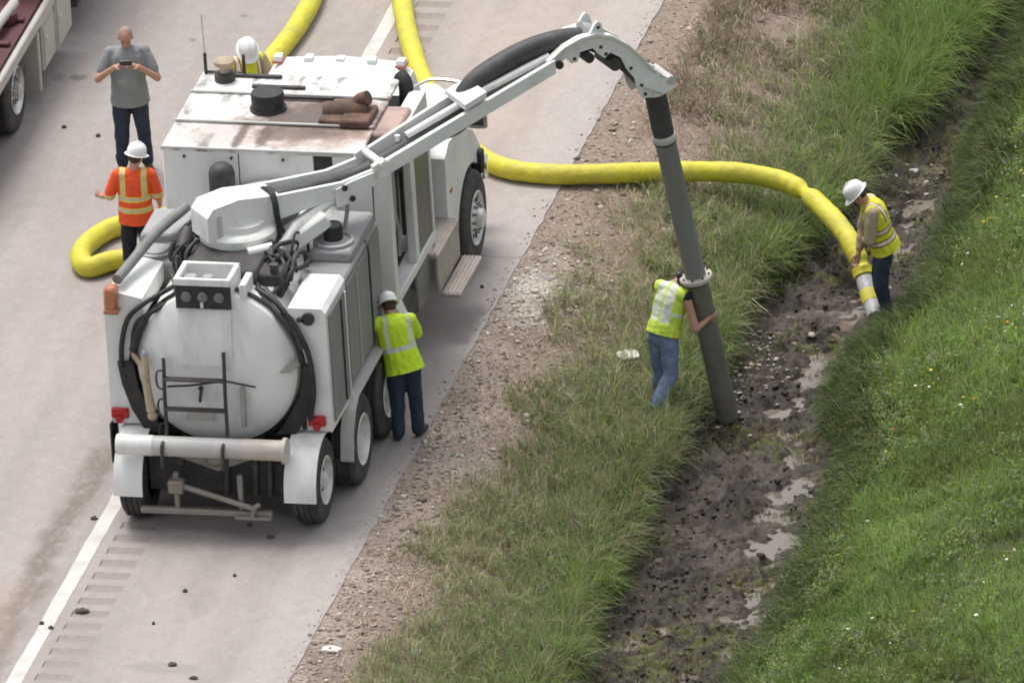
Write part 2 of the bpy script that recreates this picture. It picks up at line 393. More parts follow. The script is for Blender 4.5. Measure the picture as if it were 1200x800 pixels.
col = lerp(col, np.array([.092, .074, .06]), inm*np.clip((fbm(GX, GY, 2.3, 4, 6)-.53)*9, 0, 1)*.75)
col = lerp(col, np.array([.085, .09, .022]), inm*np.clip((fbm(GX, GY, 1.1, 3, 7)-.5)*6, 0, 1)*np.clip((fbm(GX, GY, 9, 3, 1)-.5)*8, 0, 1)*.9)
me = gridmesh('ground', GX, GY, GZ); setcol(me, 'soil', col.reshape(-1, 3)); setflt(me, 'wet', inm.reshape(-1))
m, N, L, b = newmat('ground_soil')
a = N.new('ShaderNodeAttribute'); a.attribute_name = 'soil'; aw = N.new('ShaderNodeAttribute'); aw.attribute_name = 'wet'
tc = N.new('ShaderNodeTexCoord')
n1 = N.new('ShaderNodeTexNoise'); n1.inputs['Scale'].default_value = 22; n1.inputs['Detail'].default_value = 8; n1.inputs['Roughness'].default_value = .7; L.new(tc.outputs['Object'], n1.inputs['Vector'])
mr1 = N.new('ShaderNodeMapRange'); mr1.inputs['From Min'].default_value = .3; mr1.inputs['From Max'].default_value = .7; mr1.inputs['To Min'].default_value = .55; mr1.inputs['To Max'].default_value = 1.5; L.new(n1.outputs['Fac'], mr1.inputs['Value'])
vm = N.new('ShaderNodeVectorMath'); vm.operation = 'SCALE'; L.new(a.outputs['Color'], vm.inputs[0]); L.new(mr1.outputs[0], vm.inputs['Scale']); L.new(vm.outputs[0], b.inputs['Base Color'])
rr = N.new('ShaderNodeMapRange'); rr.inputs['To Min'].default_value = .95; rr.inputs['To Max'].default_value = .5; b.inputs['Specular IOR Level'].default_value = .3; L.new(aw.outputs['Fac'], rr.inputs['Value']); L.new(rr.outputs[0], b.inputs['Roughness'])
bp = N.new('ShaderNodeBump'); bp.inputs['Strength'].default_value = .8; bp.inputs['Distance'].default_value = .03; L.new(n1.outputs['Fac'], bp.inputs['Height']); L.new(bp.outputs[0], b.inputs['Normal'])
ground = bpy.data.objects.new('ground', me); me.materials.append(m); link(ground, None, (0, 0, 0)); tag(ground, kind='structure')

# shallow ditch water
wx = np.linspace(5.2, 7.7, 6); wy = np.linspace(-14, 16, 40); WX, WY = np.meshgrid(wx, wy, indexing='ij')
me = gridmesh('ditch_water', WX, WY, WX*0+WATER)
m, N, L, b = newmat('muddy_water'); b.inputs['Base Color'].default_value = (.15, .12, .095, 1); b.inputs['Roughness'].default_value = .07; b.inputs['Specular IOR Level'].default_value = .55
n1 = N.new('ShaderNodeTexNoise'); n1.inputs['Scale'].default_value = 9; bp = N.new('ShaderNodeBump'); bp.inputs['Strength'].default_value = .12; bp.inputs['Distance'].default_value = .02
L.new(n1.outputs['Fac'], bp.inputs['Height']); L.new(bp.outputs[0], b.inputs['Normal'])
wo = bpy.data.objects.new('ditch_water', me); me.materials.append(m); link(wo, None, (0, 0, 0)); tag(wo, kind='structure')

# ------------------------------------------------------------------ road: slab with milled rumble grooves
m, N, L, b = newmat('concrete')
tc = N.new('ShaderNodeTexCoord'); sp = N.new('ShaderNodeSeparateXYZ'); L.new(tc.outputs['Object'], sp.inputs[0])
def mth(op, x, y=None, z=None):
    q = N.new('ShaderNodeMath'); q.operation = op
    for i, vv in enumerate((x, y, z)):
        if vv is None: continue
        if isinstance(vv, (int, float)): q.inputs[i].default_value = vv
        else: L.new(vv, q.inputs[i])
    return q.outputs[0]
def mrange(x, a, bb, c, d):
    q = N.new('ShaderNodeMapRange'); L.new(x, q.inputs['Value'])
    for k, vv in zip(('From Min', 'From Max', 'To Min', 'To Max'), (a, bb, c, d)): q.inputs[k].default_value = vv
    return q.outputs[0]
def noise(scale, stretch=(1, 1, 1), det=5, rg=.55):
    mp = N.new('ShaderNodeMapping'); mp.inputs['Scale'].default_value = stretch; L.new(tc.outputs['Object'], mp.inputs['Vector'])
    n = N.new('ShaderNodeTexNoise'); n.inputs['Scale'].default_value = scale; n.inputs['Detail'].default_value = det; n.inputs['Roughness'].default_value = rg
    L.new(mp.outputs[0], n.inputs['Vector']); return n.outputs['Fac']
def mixc(fac, A, B):
    q = N.new('ShaderNodeMix'); q.data_type = 'RGBA'; L.new(fac, q.inputs['Factor'])
    if isinstance(A, tuple): q.inputs['A'].default_value = (*A, 1)
    else: L.new(A, q.inputs['A'])
    q.inputs['B'].default_value = (*B, 1); return q.outputs['Result']
X_, Y_ = sp.outputs[0], sp.outputs[1]
broad = noise(.45, (1, .5, 1), 4); streak = noise(2.2, (1, .09, 1), 4); fine = noise(26, (1, 1, 1), 6, .7)
c_ = mixc(mrange(broad, .35, .65, 0, 1), (0.335, 0.295, 0.275), (0.281, 0.245, 0.226))
c_ = mixc(mrange(streak, .45, .72, 0, .45), c_, (0.389, 0.348, 0.324))
c_ = mixc(mrange(streak, .30, .48, .45, 0), c_, (0.233, 0.204, 0.188))
# tan dust ahead of and behind the truck
tan_ = mth('MULTIPLY', mrange(Y_, 2.5, 6.5, 0, 1), mrange(noise(.8, (1, .6, 1), 4), .38, .62, .1, .8))
c_ = mixc(mth('MULTIPLY', tan_, mrange(X_, -1.5, 1.5, 0, 1)), c_, (0.405, 0.333, 0.278))
# pale washed strip along the outer shoulder
strip = mth('MULTIPLY', mrange(mth('ADD', X_, mth('MULTIPLY', noise(1.3), .5)), 2.55, 2.95, 0, .7), mrange(fine, .3, .7, .6, 1))
c_ = mixc(strip, c_, (0.389, 0.359, 0.334))
# travel lane a shade lighter
c_ = mixc(mrange(X_, -.25, -1.0, 0, .35), c_, (0.351, 0.313, 0.297))
# earth dragged along the lane edge
wob = mth('ADD', X_, mth('MULTIPLY', mth('SUBTRACT', noise(1.1, (1, 1, 1), 5), .5), .5))
band = mth('MULTIPLY', mrange(mth('ABSOLUTE', mth('ADD', wob, .42)), .08, .26, 1, 0), mrange(Y_, -2.6, -3.1, 0, 1))
c_ = mixc(mth('MULTIPLY', band, mrange(noise(5, (1, .6, 1), 6, .7), .33, .52, .2, .95)), c_, (0.166, 0.134, 0.114))
band2 = mth('MULTIPLY', mrange(mth('ABSOLUTE', mth('ADD', wob, .62)), .1, .4, 1, 0), mrange(Y_, -6.2, -7.8, 0, 1))
c_ = mixc(mth('MULTIPLY', band2, mrange(noise(4, (1, .6, 1), 6, .7), .3, .6, .0, .8)), c_, (0.273, 0.204, 0.151))
# damp spots
for (px, py, rx, ry, st) in ((69, 91, .09, .13, .5), (92, 91, .12, .10, .75), (190, 782, .45, .16, .25), (240, 706, .16, .4, .2), (226, 47, .05, .05, .6), (286, 19, .05, .04, .6)):
    p = at(px, py, z=0)
    e = mth('ADD', mth('POWER', mth('DIVIDE', mth('SUBTRACT', X_, p.x), rx), 2), mth('POWER', mth('DIVIDE', mth('SUBTRACT', Y_, p.y), ry), 2))
    c_ = mixc(mrange(mth('ADD', e, mth('MULTIPLY', noise(9), .6)), .7, 1.5, st, 0), c_, (0.132, 0.113, 0.102))
# hairline cracks and the sawn joint
for (yy, x0, amp) in ((2.62, 2.2, .25),):
    d = mth('ABSOLUTE', mth('SUBTRACT', mth('ADD', Y_, mth('MULTIPLY', noise(2.5, (1, 0, 0), 4), amp)), yy+amp/2))
    c_ = mixc(mth('MULTIPLY', mrange(d, .006, .02, .7, 0), mrange(X_, x0, x0+.1, 0, 1)), c_, (0.127, 0.106, 0.090))
c_ = mixc(mrange(fine, .3, .55, .35, 0), c_, (0.195, 0.171, 0.154))
for (xc, st) in ((.72, .22), (2.18, .20), (-1.35, .18), (-3.0, .2)):
    d = mth('ABSOLUTE', mth('SUBTRACT', mth('ADD', X_, mth('MULTIPLY', noise(.5, (0, 1, 0), 3), .35)), xc+.17))
    c_ = mixc(mth('MULTIPLY', mrange(d, .06, .26, st, 0), mrange(noise(3.5, (1, .15, 1), 5, .6), .35, .65, .2, 1)), c_, (0.187, 0.170, 0.160))
mott = noise(7, (1, .7, 1), 8, .72)
c_ = mixc(mrange(mott, .50, .70, 0, .40), c_, (0.241, 0.218, 0.207)); c_ = mixc(mrange(mott, .50, .30, 0, .35), c_, (0.414, 0.385, 0.367))
spill = mth('MULTIPLY', mrange(X_, 2.55, 3.0, 0, 1), mrange(noise(6, (1, .5, 1), 6, .7), .42, .62, 0, .6))
c_ = mixc(spill, c_, (0.295, 0.255, 0.228))
speck = noise(70, (1, 1, 1), 2, .5)
c_ = mixc(mrange(speck, .68, .74, 0, .5), c_, (0.156, 0.136, 0.124))
L.new(c_, b.inputs['Base Color']); b.inputs['Roughness'].default_value = .85
bp = N.new('ShaderNodeBump'); bp.inputs['Strength'].default_value = .35; bp.inputs['Distance'].default_value = .012; L.new(fine, bp.inputs['Height']); L.new(bp.outputs[0], b.inputs['Normal'])
GX0, GX1, GP, GL = .21, .63, .34, .19
gys = [ -10.9+GP*i for i in range(72)]
mb = MB(); Y0, Y1, XL = -160., 300., -60.
def quad(x0, x1, y0, y1, z=0): mb.add([(x0, y0, z), (x1, y0, z), (x1, y1, z), (x0, y1, z)], [(0, 1, 2, 3)])
quad(XL, GX0, Y0, Y1); quad(GX1, ROADX, Y0, Y1); yy = Y0
for g in gys: quad(GX0, GX1, yy, g); yy = g+GL
quad(GX0, GX1, yy, Y1)
# pavement edge, slightly ragged drop to the gravel
ey = np.arange(-14, 18, .12); ex = ROADX+(fbm(ey*0, ey, 8, 3, 1)-.5)*.045+.02
mb.add([(ROADX, y_, 0) for y_ in ey]+[(x_, y_, 0) for x_, y_ in zip(ex, ey)]+[(x_+.015, y_, -.09) for x_, y_ in zip(ex, ey)],
       [(i, len(ey)+i, len(ey)+i+1, i+1) for i in range(len(ey)-1)] + [(len(ey)+i, 2*len(ey)+i, 2*len(ey)+i+1, len(ey)+i+1) for i in range(len(ey)-1)])
road = obj('road', mb, 'concrete', None, (0, 0, 0), smooth=0); tag(road, kind='structure')
# one milled dish shared by all the grooves
mat('groove_concrete', (.29, .252, .228), .9, dirt=(.2, .172, .15), amt=.6, scale=8, bump=.5, bscale=60)
mb = MB(); nk = 7
pr = [(GL*i/nk, -.016*math.sin(math.pi*i/nk)) for i in range(nk+1)]
mb.add([(GX0, y_, z_) for y_, z_ in pr]+[(GX1, y_, z_) for y_, z_ in pr], [(i, nk+1+i, nk+2+i, i+1) for i in range(nk)])
mb.add([(GX0, y_, z_) for y_, z_ in pr], [tuple(range(nk, -1, -1))]); mb.add([(GX1, y_, z_) for y_, z_ in pr], [tuple(range(nk+1))])
g0 = obj('rumble_groove', mb, 'groove_concrete', road, (0, 0, 0), smooth=60); g0.location = (0, gys[0], 0); WLOC[g0.name] = Vector(g0.location)
for g in gys[1:]: dup(g0, road, (0, g, 0))
mb = MB(); ly = np.arange(-60, 100, .25); lw = (fbm(ly*0+2, ly, 4, 2, 3)-.5)*.025
mb.add([(-.085+a_, y_, .004) for a_, y_ in zip(lw, ly)]+[(.085+a_*.7, y_, .004) for a_, y_ in zip(lw[::-1], ly)], [(i, len(ly)+i, len(ly)+i+1, i+1) for i in range(len(ly)-1)])
obj('lane_line', mb, 'line_paint', road, smooth=0)

# ------------------------------------------------------------------ the vacuum truck
CX = 1.35
truck = empty('vacuum_truck', (CX, -1.2, 0))
tag(truck, 'white vacuum excavator truck with round rear tank and raised suction boom', 'truck')
def part(name, mb, material, parent=None, smooth=38, label=None):
    o = obj(name, mb, material, parent or truck, smooth=smooth)
    if label: o['label'] = label
    return o
# frame
mb = MB()
for s in (-1, 1): mb.box((CX+s*.43-.045, -4.95, .72), (CX+s*.43+.045, 3.3, .98))
for y in (-4.6, -3.6, -2.3, -1, .4, 2.4): mb.box((CX-.4, y-.06, .74), (CX+.4, y+.06, .94))
chassis = part('chassis', mb, 'dark_steel')
for y in (-4.65, -3.58, -2.28, 2.46):
    mb = MB(); mb.cyl((CX-1.0, y, .5), (CX+1.0, y, .5), .075, n=14)
    if y in (-3.58, -2.28): mb.ell((CX, y, .52), (.22, .24, .24))
    part('axle', mb, 'dark_steel', chassis)
# wheels ------------------------------------------------------------
def tyre_mb(x0, x1, y, z, r):
    wd = x1-x0; p = []
    for (a, q) in ((.0, .56), (.02, .66), (.0, .80), (.03, .93), (.11, .99), (.16, 1.0), (.26, 1.0), (.27, .975), (.31, .975), (.32, 1.0), (.47, 1.0), (.48, .975), (.52, .975), (.53, 1.0), (.68, 1.0), (.69, .975), (.73, .975), (.74, 1.0), (.84, 1.0), (.89, .99), (.97, .93), (1.0, .8), (.98, .66), (1.0, .56)):
        p.append((q*r, x0+a*wd))
    return MB().lathe(p, (0, y, z), 'x', 40, cap=False)
def wheel(x0, x1, y, r, side, rim='rim_paint', dish=.10, inner=None, parent=None, hub='rim_paint', holes=True):
    """side=+1: outer face towards +x"""
    parent = parent or truck
    wl = empty('wheel', (x1 if side > 0 else x0, y, r), parent)
    obj('tyre', tyre_mb(x0, x1, y, r, r), 'tyre', wl, smooth=50)
    if inner: obj('tyre', tyre_mb(*inner, y, r, r), 'tyre', wl, smooth=50)
    xf = x1 if side > 0 else x0; s = side; k = .57*r/.57
    rr = r*.575
    mb = MB().lathe([(rr, xf+s*.004), (rr*.97, xf+s*.012), (rr*.93, xf-s*.01), (rr*.88, xf-s*.05), (rr*.80, xf-s*dish), (rr*.60, xf-s*(dish+.015)), (rr*.42, xf-s*(dish-.03)), (rr*.36, xf-s*(dish-.035)), (rr*.33, xf-s*(dish-.10)), (rr*.1, xf-s*(dish-.12)), (.001, xf-s*(dish-.12))], (0, y, r), 'x', 36, cap=False)
    rm = obj('rim', mb, rim, wl, smooth=40)
    mb = MB()
    for j in range(10):
        a = 2*math.pi*j/10; c = Vector((xf-s*(dish-.02), y+rr*.50*math.cos(a), r+rr*.50*math.sin(a))); mb.cyl(c-Vector((.03*s, 0, 0)), c+Vector((.035*s, 0, 0)), .019, n=6)
    obj('lug_nuts', mb, 'bare_steel', wl, smooth=30)['kind'] = 'stuff'
    if holes:
        mb = MB()
        for j in range(10):
            a = 2*math.pi*(j+.5)/10; c = Vector((xf-s*(dish+.002), y+rr*.70*math.cos(a), r+rr*.70*math.sin(a))); mb.cyl(c-Vector((.02*s, 0, 0)), c+Vector((.006*s, 0, 0)), .032, n=10)
        obj('hand_holes', mb, 'dark_steel', wl)['kind'] = 'stuff'
    return wl
for y in (-3.58, -2.28):
    wheel(2.42, 2.70, y, .52, 1, dish=.17, inner=(2.08, 2.36)); wheel(.0, .28, y, .52, -1, dish=.17, inner=(.34, .62))
wheel(2.20, 2.52, -4.65, .49, 1, dish=.10); wheel(.22, .52, -4.65, .49, -1, dish=.10)
wheel(2.27, 2.62, 2.46, .555, 1, dish=.02, hub='dark_steel'); wheel(.08, .43, 2.46, .555, -1, dish=.02)
# shells over the trailing wheels
for (x0, x1) in ((.20, .53), (2.17, 2.54)):
    mb = MB(); pts = []
    for i in range(13):
        a = R(50)+R(134)*i/12; pts.append((math.cos(a), math.sin(a)))
    ro, ri = .575, .55
    P = [((x0), -4.65+ro*c, .49+ro*s) for c, s in pts]+[((x0), -4.65+ri*c, .49+ri*s) for c, s in pts[::-1]]
    mb.prism(P, (x1-x0, 0, 0)); part('rear_fender', mb, 'white_paint', smooth=30)
# tandem fenders: bright top rails with a bent tail
for s, x0, x1 in ((1, 2.58, 2.73), (-1, -.03, .12)):
    mb = MB(); t = .02
    prof = [(-4.18, .52), (-4.10, .85), (-3.95, 1.05), (-3.75, 1.15), (-2.1, 1.17), (-1.75, 1.12), (-1.55, .95)]
    P = [(x0, y, z) for y, z in prof]+[(x0, y+(t if i < 3 else 0), z-t*1.3) for i, (y, z) in list(enumerate(prof))[::-1]]
    mb.prism(P, (x1-x0, 0, 0)); part('tandem_fender', mb, 'bumper_tube' if s > 0 else 'white_paint', smooth=25)
# body: tank between side cabinets ------------------------------------
TX, TZ, TR = 1.35, 1.83, .95
mb = MB().lathe([(TR*.3, -4.83), (TR*.62, -4.80), (TR*.86, -4.735), (TR*.97, -4.66), (TR, -4.58), (TR, -1.62)], (TX, 0, TZ), 'y', 64)
tank = part('debris_tank', mb, 'white_paint', smooth=30)
mb = MB().lathe([(TR+.012, -4.60), (TR+.03, -4.60), (TR+.035, -4.57), (TR+.03, -4.54), (TR+.005, -4.54)], (TX, 0, TZ), 'y', 64, cap=False); part('door_seal', mb, 'black_rubber', tank)
# black sheets painting the shade in the recess between tank and cabinets
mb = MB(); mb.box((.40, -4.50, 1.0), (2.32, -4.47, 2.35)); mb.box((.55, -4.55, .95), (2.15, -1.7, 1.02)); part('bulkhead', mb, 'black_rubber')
# raised plate and hopper on the rear door
mb = MB()
NP = 8; vs = []
def door_y(x, z):
    rr = math.hypot(x-TX, z-TZ)/TR
    return np.interp(rr, [0, .3, .62, .86, .97, 1.0], [-4.835, -4.83, -4.80, -4.735, -4.66, -4.58])
for i in range(NP+1):
    z = 1.92+(2.72-1.92)*i/NP
    for x in (.96, 1.58): vs.append((x, door_y(x, z)-.018, z))
fs = [(2*i, 2*i+1, 2*i+3, 2*i+2) for i in range(NP)]
k = len(vs); vs += [(x, y+.06, z) for x, y, z in vs]; fs += [tuple(k+j for j in q[::-1]) for q in fs] + [(2*i+2, 2*i, k+2*i, k+2*i+2) for i in range(NP)] + [(2*i+1, 2*i+3, k+2*i+3, k+2*i+1) for i in range(NP)] + [(0, 1, k+1, k), (2*NP, 2*NP+1, k+2*NP+1, k+2*NP)]
mb.add(vs, fs); part('door_plate', mb, 'white_paint', tank)
hop = MB(); x0, x1, y0, y1, z0, z1 = .94, 1.60, -4.80, -4.30, 2.56, 2.97
hop.box((x0, y0, 2.88), (x1, y0+.05, z1)); hop.box((x0, y1-.05, z0), (x1, y1, z1)); hop.box((x0, y0+.05, z0), (x0+.06, y1-.05, z1-.003)); hop.box((x1-.06, y0+.05, z0), (x1, y1-.05, z1-.003)); hop.box((x0+.06, y0+.10, z0), (x1-.06, y1-.05, z0+.20))
hopper = part('hopper', hop, 'white_paint')
mb = MB(); mb.box((x0+.012, y0+.012, 2.60), (x1-.012, y0+.06, 2.879), .006); lp = part('light_panel', mb, 'black_rubber', hopper)
for i in range(3):
    x = x0+.14+i*.19; mb = MB().lathe([(.062, y0+.011), (.06, y0-.006), (.04, y0-.016), (.001, y0-.018)], (x, 0, 2.75), 'y', 18); part('work_light', mb, 'lamp_lens', hopper)
mb = MB().box((1.24, y0-.012, 2.62), (1.275, y0+.012, 2.69), .004); part('latch', mb, 'litter_white', hopper)
mb = MB(); mb.cyl((1.08, -4.56, 2.78), (1.08, -4.56, 2.90), .075); mb.cyl((1.27, -4.5, 2.78), (1.27, -4.5, 2.88), .06); part('valve', mb, 'grey_plastic', hopper)
mb = MB(); mb.box((1.60, -4.62, 2.52), (1.78, -4.25, 2.60)); mb.box((1.66, -4.66, 2.6), (1.74, -4.3, 2.86)); part('hopper_bracket', mb, 'white_paint', hopper)
# left cabinet: upright with a sloping shoulder
def cabinet(name, x0, x1, prof, material, label=None):
    mb = MB().prism([(x0, y, z) for y, z in prof], (x1-x0, 0, 0)); return part(name, mb, material, label=label, smooth=20)
lc = MB().prism([(.07, -4.62, 1.08), (.07, -4.62, 2.60), (.16, -4.62, 2.70), (.52, -4.62, 2.62), (.52, -4.62, 2.40), (.37, -4.62, 2.1), (.30, -4.62, 1.8), (.37, -4.62, 1.4), (.50, -4.62, 1.2), (.50, -4.62, 1.08)], (0, 1.02, 0))
lcab = part('side_cabinet', lc, 'white_paint', smooth=20)
rc = MB().prism([(2.63, -4.62, 1.08), (2.63, -4.62, 2.52), (2.58, -4.62, 2.58), (2.20, -4.62, 2.58), (2.20, -4.62, 2.42), (2.33, -4.62, 2.1), (2.40, -4.62, 1.8), (2.33, -4.62, 1.4), (2.2, -4.62, 1.2), (2.2, -4.62, 1.08)], (0, .95, 0))
rcab = part('side_cabinet', rc, 'white_paint', smooth=20)
mb = MB().box((2.632, -4.52, 1.16), (2.652, -3.78, 2.46), .008); part('cabinet_door', mb, 'grey_paint', rcab, label='grey side door of the white cabinet')  # grey of the door, with the shade on this side painted in
mb = MB(); mb.box((2.652, -4.02, 1.2), (2.668, -3.99, 2.42), .005); part('door_strip', mb, 'black_rubber', rcab)
mb = MB(); mb.box((2.652, -3.84, 1.18), (2.672, -3.81, 2.45), .005); part('door_strip', mb, 'white_paint', rcab)
mb = MB().box((.10, -4.645, 2.46), (.26, -4.615, 2.6), .01); part('reflector_plate', mb, 'white_paint', lcab)
mb = MB(); mb.cyl((2.43, -4.66, 2.46), (2.43, -4.55, 2.46), .075); mb.box((2.30, -4.66, 2.42), (2.4, -4.60, 2.47)); part('work_lamp', mb, 'dark_steel', rcab)
mb = MB(); mb.box((.10, -4.74, 2.50), (.25, -4.56, 2.78), .03); mb.box((.09, -4.75, 2.46), (.26, -4.55, 2.52), .02); part('amber_beacon', mb, 'amber_lens')
for x0 in (.08, 2.36):
    mb = MB().box((x0, -4.665, 1.15), (x0+.20, -4.618, 1.27), .012); tl = part('tail_light', mb, 'red_lens')
    mb = MB().cyl((x0+.10, -4.69, 1.145), (x0+.10, -4.66, 1.145), .045); part('lamp_rim', mb, 'red_lens', tl)
mb = MB().box((2.29, -4.66, 1.1), (2.335, -4.621, 1.5), .006); part('reflector_strip', mb, 'black_rubber', rcab)
mb = MB().box((.06, -4.70, .62), (.085, -4.40, 1.10), .006); part('mud_flap', mb, 'black_rubber')
# grey water tanks ahead of the cabinets
def wtank(x0, x1, ya, yb, z0, z1, hx, hy):
    mb = MB(); mb.box((x0, ya, z0), (x1, yb, z1), .03)
    w = part('water_tank', mb, 'grey_paint')
    mb = MB().box((x0+.03, ya+.5, z1-.02), (x1-.03, yb-.02, z1+.13), .03); part('raised_top', mb, 'grey_plastic', w)
    z1 += .13 if hx > 2 else 0
    mb = MB().lathe([(.235, z1-.01), (.235, z1+.035), (.20, z1+.045), (.19, z1+.02), (.15, z1+.02), (.14, z1+.04), (.05, z1+.055), (.001, z1+.055)], (hx, hy, 0), 'z', 28); part('hatch', mb, 'grey_plastic', w)
    return w
wl = wtank(.10, .66, -3.59, -2.35, 1.2, 2.60, .36, -3.28)
wr = wtank(2.08, 2.62, -3.66, -2.0, 1.2, 2.50, 2.33, -2.90)
mb = MB(); mb.lathe([(.11, 2.6), (.11, 2.84), (.09, 2.86), (.001, 2.86)], (2.33, -2.90, 0), 'z', 20); part('fill_cap', mb, 'black_rubber', wr)
for y in (-3.15, -2.55):
    mb = MB().tube([(2.635, y, 1.25), (2.635, y, 2.35), (2.60, y, 2.50)], .012, 6); part('tank_strap', mb, 'bumper_tube' if y < -3 else 'dark_steel', wr)
for (ya, yb) in ((-3.62, -3.2), (-3.1, -2.6), (-2.5, -2.04)):
    mb = MB().box((2.622, ya, 1.26), (2.634, yb, 2.42), .005); part('tank_panel', mb, 'grey_paint', wr)
# grey plumbing and pipe stowed on the left
mb = MB().tube(spline([(.22, -4.52, 2.80), (.28, -4.1, 2.82), (.42, -3.4, 2.9), (.60, -2.75, 2.92)], 6), .06, 12); part('stowed_pipe', mb, 'pipe_grey')
mb = MB(); mb.box((.62, -3.35, 2.45), (.9, -2.6, 2.72), .03); mb.cyl((.72, -3.5, 2.72), (.72, -3.2, 2.82), .09); mb.cyl((.84, -3.75, 2.6), (.84, -3.3, 2.66), .07); part('valve_block', mb, 'dark_steel')
# rear tube rack, ladder and lower bars
mb = MB(); mb.cyl((.28, -5.15, 1.06), (2.22, -5.15, 1.06), .115, n=24); rt = part('rack_tube', mb, 'bumper_tube')
mb = MB(); mb.cyl((1.72, -5.15, 1.06), (2.20, -5.15, 1.06), .119, n=24); part('tube_sleeve', mb, 'beige_tube', rt)
mb = MB(); mb.cyl((2.18, -5.15, 1.06), (2.225, -5.15, 1.06), .15, n=24); part('tube_flange', mb, 'beige_tube', rt)
mb = MB(); mb.cyl((.26, -5.15, 1.06), (.68, -5.15, 1.06), .119, n=24); part('tube_sleeve', mb, 'white_paint', rt)
lad = empty('ladder', (1.15, -4.95, 1.0), truck)
for x, zt in ((.80, 2.02), (1.50, 2.12)):
    mb = MB().tube(spline([(x-.01, -4.88, zt), (x, -4.93, zt-.15), (x, -4.97, 1.6), (x+.01, -5.04, 1.15), (x+.01, -5.27, 1.12), (x+.01, -5.3, .85)], 5), .022, 8); part('rail', mb, 'dark_steel', lad)
for z, y in ((1.80, -4.95), (1.45, -4.99)):
    mb = MB(); mb.box((.80, y-.05, z-.012), (1.50, y+.04, z+.012), .006); part('rung', mb, 'dark_steel', lad)
mb = MB().tube([(.83, -4.94, 1.70), (1.1, -4.97, 1.735), (1.5, -4.95, 1.80), (1.85, -4.93, 1.73)], .014, 6); part('brace', mb, 'dark_steel', lad)
for z in (1.9, 1.55, 1.25): 
    mb = MB().tube(spline([(.80, -4.94, z), (.72, -4.95, z-.03), (.72, -4.95, z-.2), (.80, -4.95, z-.24)], 4), .012, 6); part('grab_loop', mb, 'dark_steel', lad)
mb = MB().box((1.66, -4.93, 1.22), (1.71, -4.86, 1.72), .01); part('guide_strip', mb, 'grey_plastic', tank)
mb = MB(); mb.cyl((1.18, -4.88, 1.50), (1.21, -4.90, 1.66), .018); mb.ell((1.21, -4.91, 1.68), (.03, .03, .03)); part('door_handle', mb, 'dark_steel', tank)
mb = MB(); mb.box((1.0, -4.865, 1.26), (1.32, -4.845, 1.36), .004); part('nameplate', mb, 'box_beige', tank)
mb = MB().tube([(.56, -4.84, 2.02), (.58, -4.90, 1.7), (.62, -4.92, 1.38)], [.04, .05, .055], 8); lv = part('door_lever', mb, 'lever_tan', tank)
mb = MB(); mb.ell((.56, -4.84, 2.02), (.045, .03, .07)); part('lever_end', mb, 'grey_plastic', tank)
mb = MB(); mb.ell((.63, -4.92, 1.32), (.06, .04, .06)); part('lever_end', mb, 'lever_tan', tank)
for x, sg in ((.42, 1), (2.27, -1)):
    mb = MB().prism([(x, -4.78, 2.02), (x+sg*.16, -4.86, 1.88), (x+sg*.06, -4.80, 1.86), (x-sg*.06, -4.66, 1.92), (x-sg*.06, -4.66, 2.04)], (0, .05, -.02)); part('clamp', mb, 'lever_tan' if sg > 0 else 'bumper_tube', tank)
# V-shaped sump plate under the door, black underbody, bars
mb = MB().prism([(.70, -4.98, .93), (1.95, -4.98, .93), (1.36, -4.98, .70)], (0, .04, 0)); sump = part('sump_plate', mb, 'bare_steel')
mb = MB().ell((1.34, -5.0, .86), (.12, .06, .10)); part('drain_boss', mb, 'bare_steel', sump)
mb = MB().box((.55, -4.93, .42), (2.15, -4.90, .93), .01); part('underbody_plate', mb, 'black_rubber')
mb = MB(); mb.box((.50, -5.24, .26), (2.02, -5.16, .33), .01); br = part('under_run_bar', mb, 'bare_steel')
mb = MB(); mb.box((1.60, -5.30, .25), (2.02, -5.13, .285), .008); part('step_plate', mb, 'bare_steel', br)
for x in (.92, 1.66): mb = MB(); mb.box((x-.03, -5.2, .30), (x+.03, -5.13, .75), .01); part('bar_hanger', mb, 'bare_steel', br)
mb = MB(); mb.cyl((1.0, -5.21, .60), (1.82, -5.24, .37), .035, n=10); part('tow_rod', mb, 'bare_steel', br)
mb = MB(); mb.box((.84, -5.28, .52), (1.02, -5.13, .68), .02); part('hitch_block', mb, 'bare_steel', br)
mb = MB(); mb.tube(spline([(1.80, -5.27, .28), (1.84, -5.28, .40), (1.90, -5.27, .44)], 4), .03, 8); part('hook', mb, 'bare_steel', br)
for x in (1.45, 1.78, 1.95):
    mb = MB().cyl((x, -4.97, .42), (x+.02, -4.96, .86), .035, n=10); part('damper', mb, 'dark_steel', chassis)
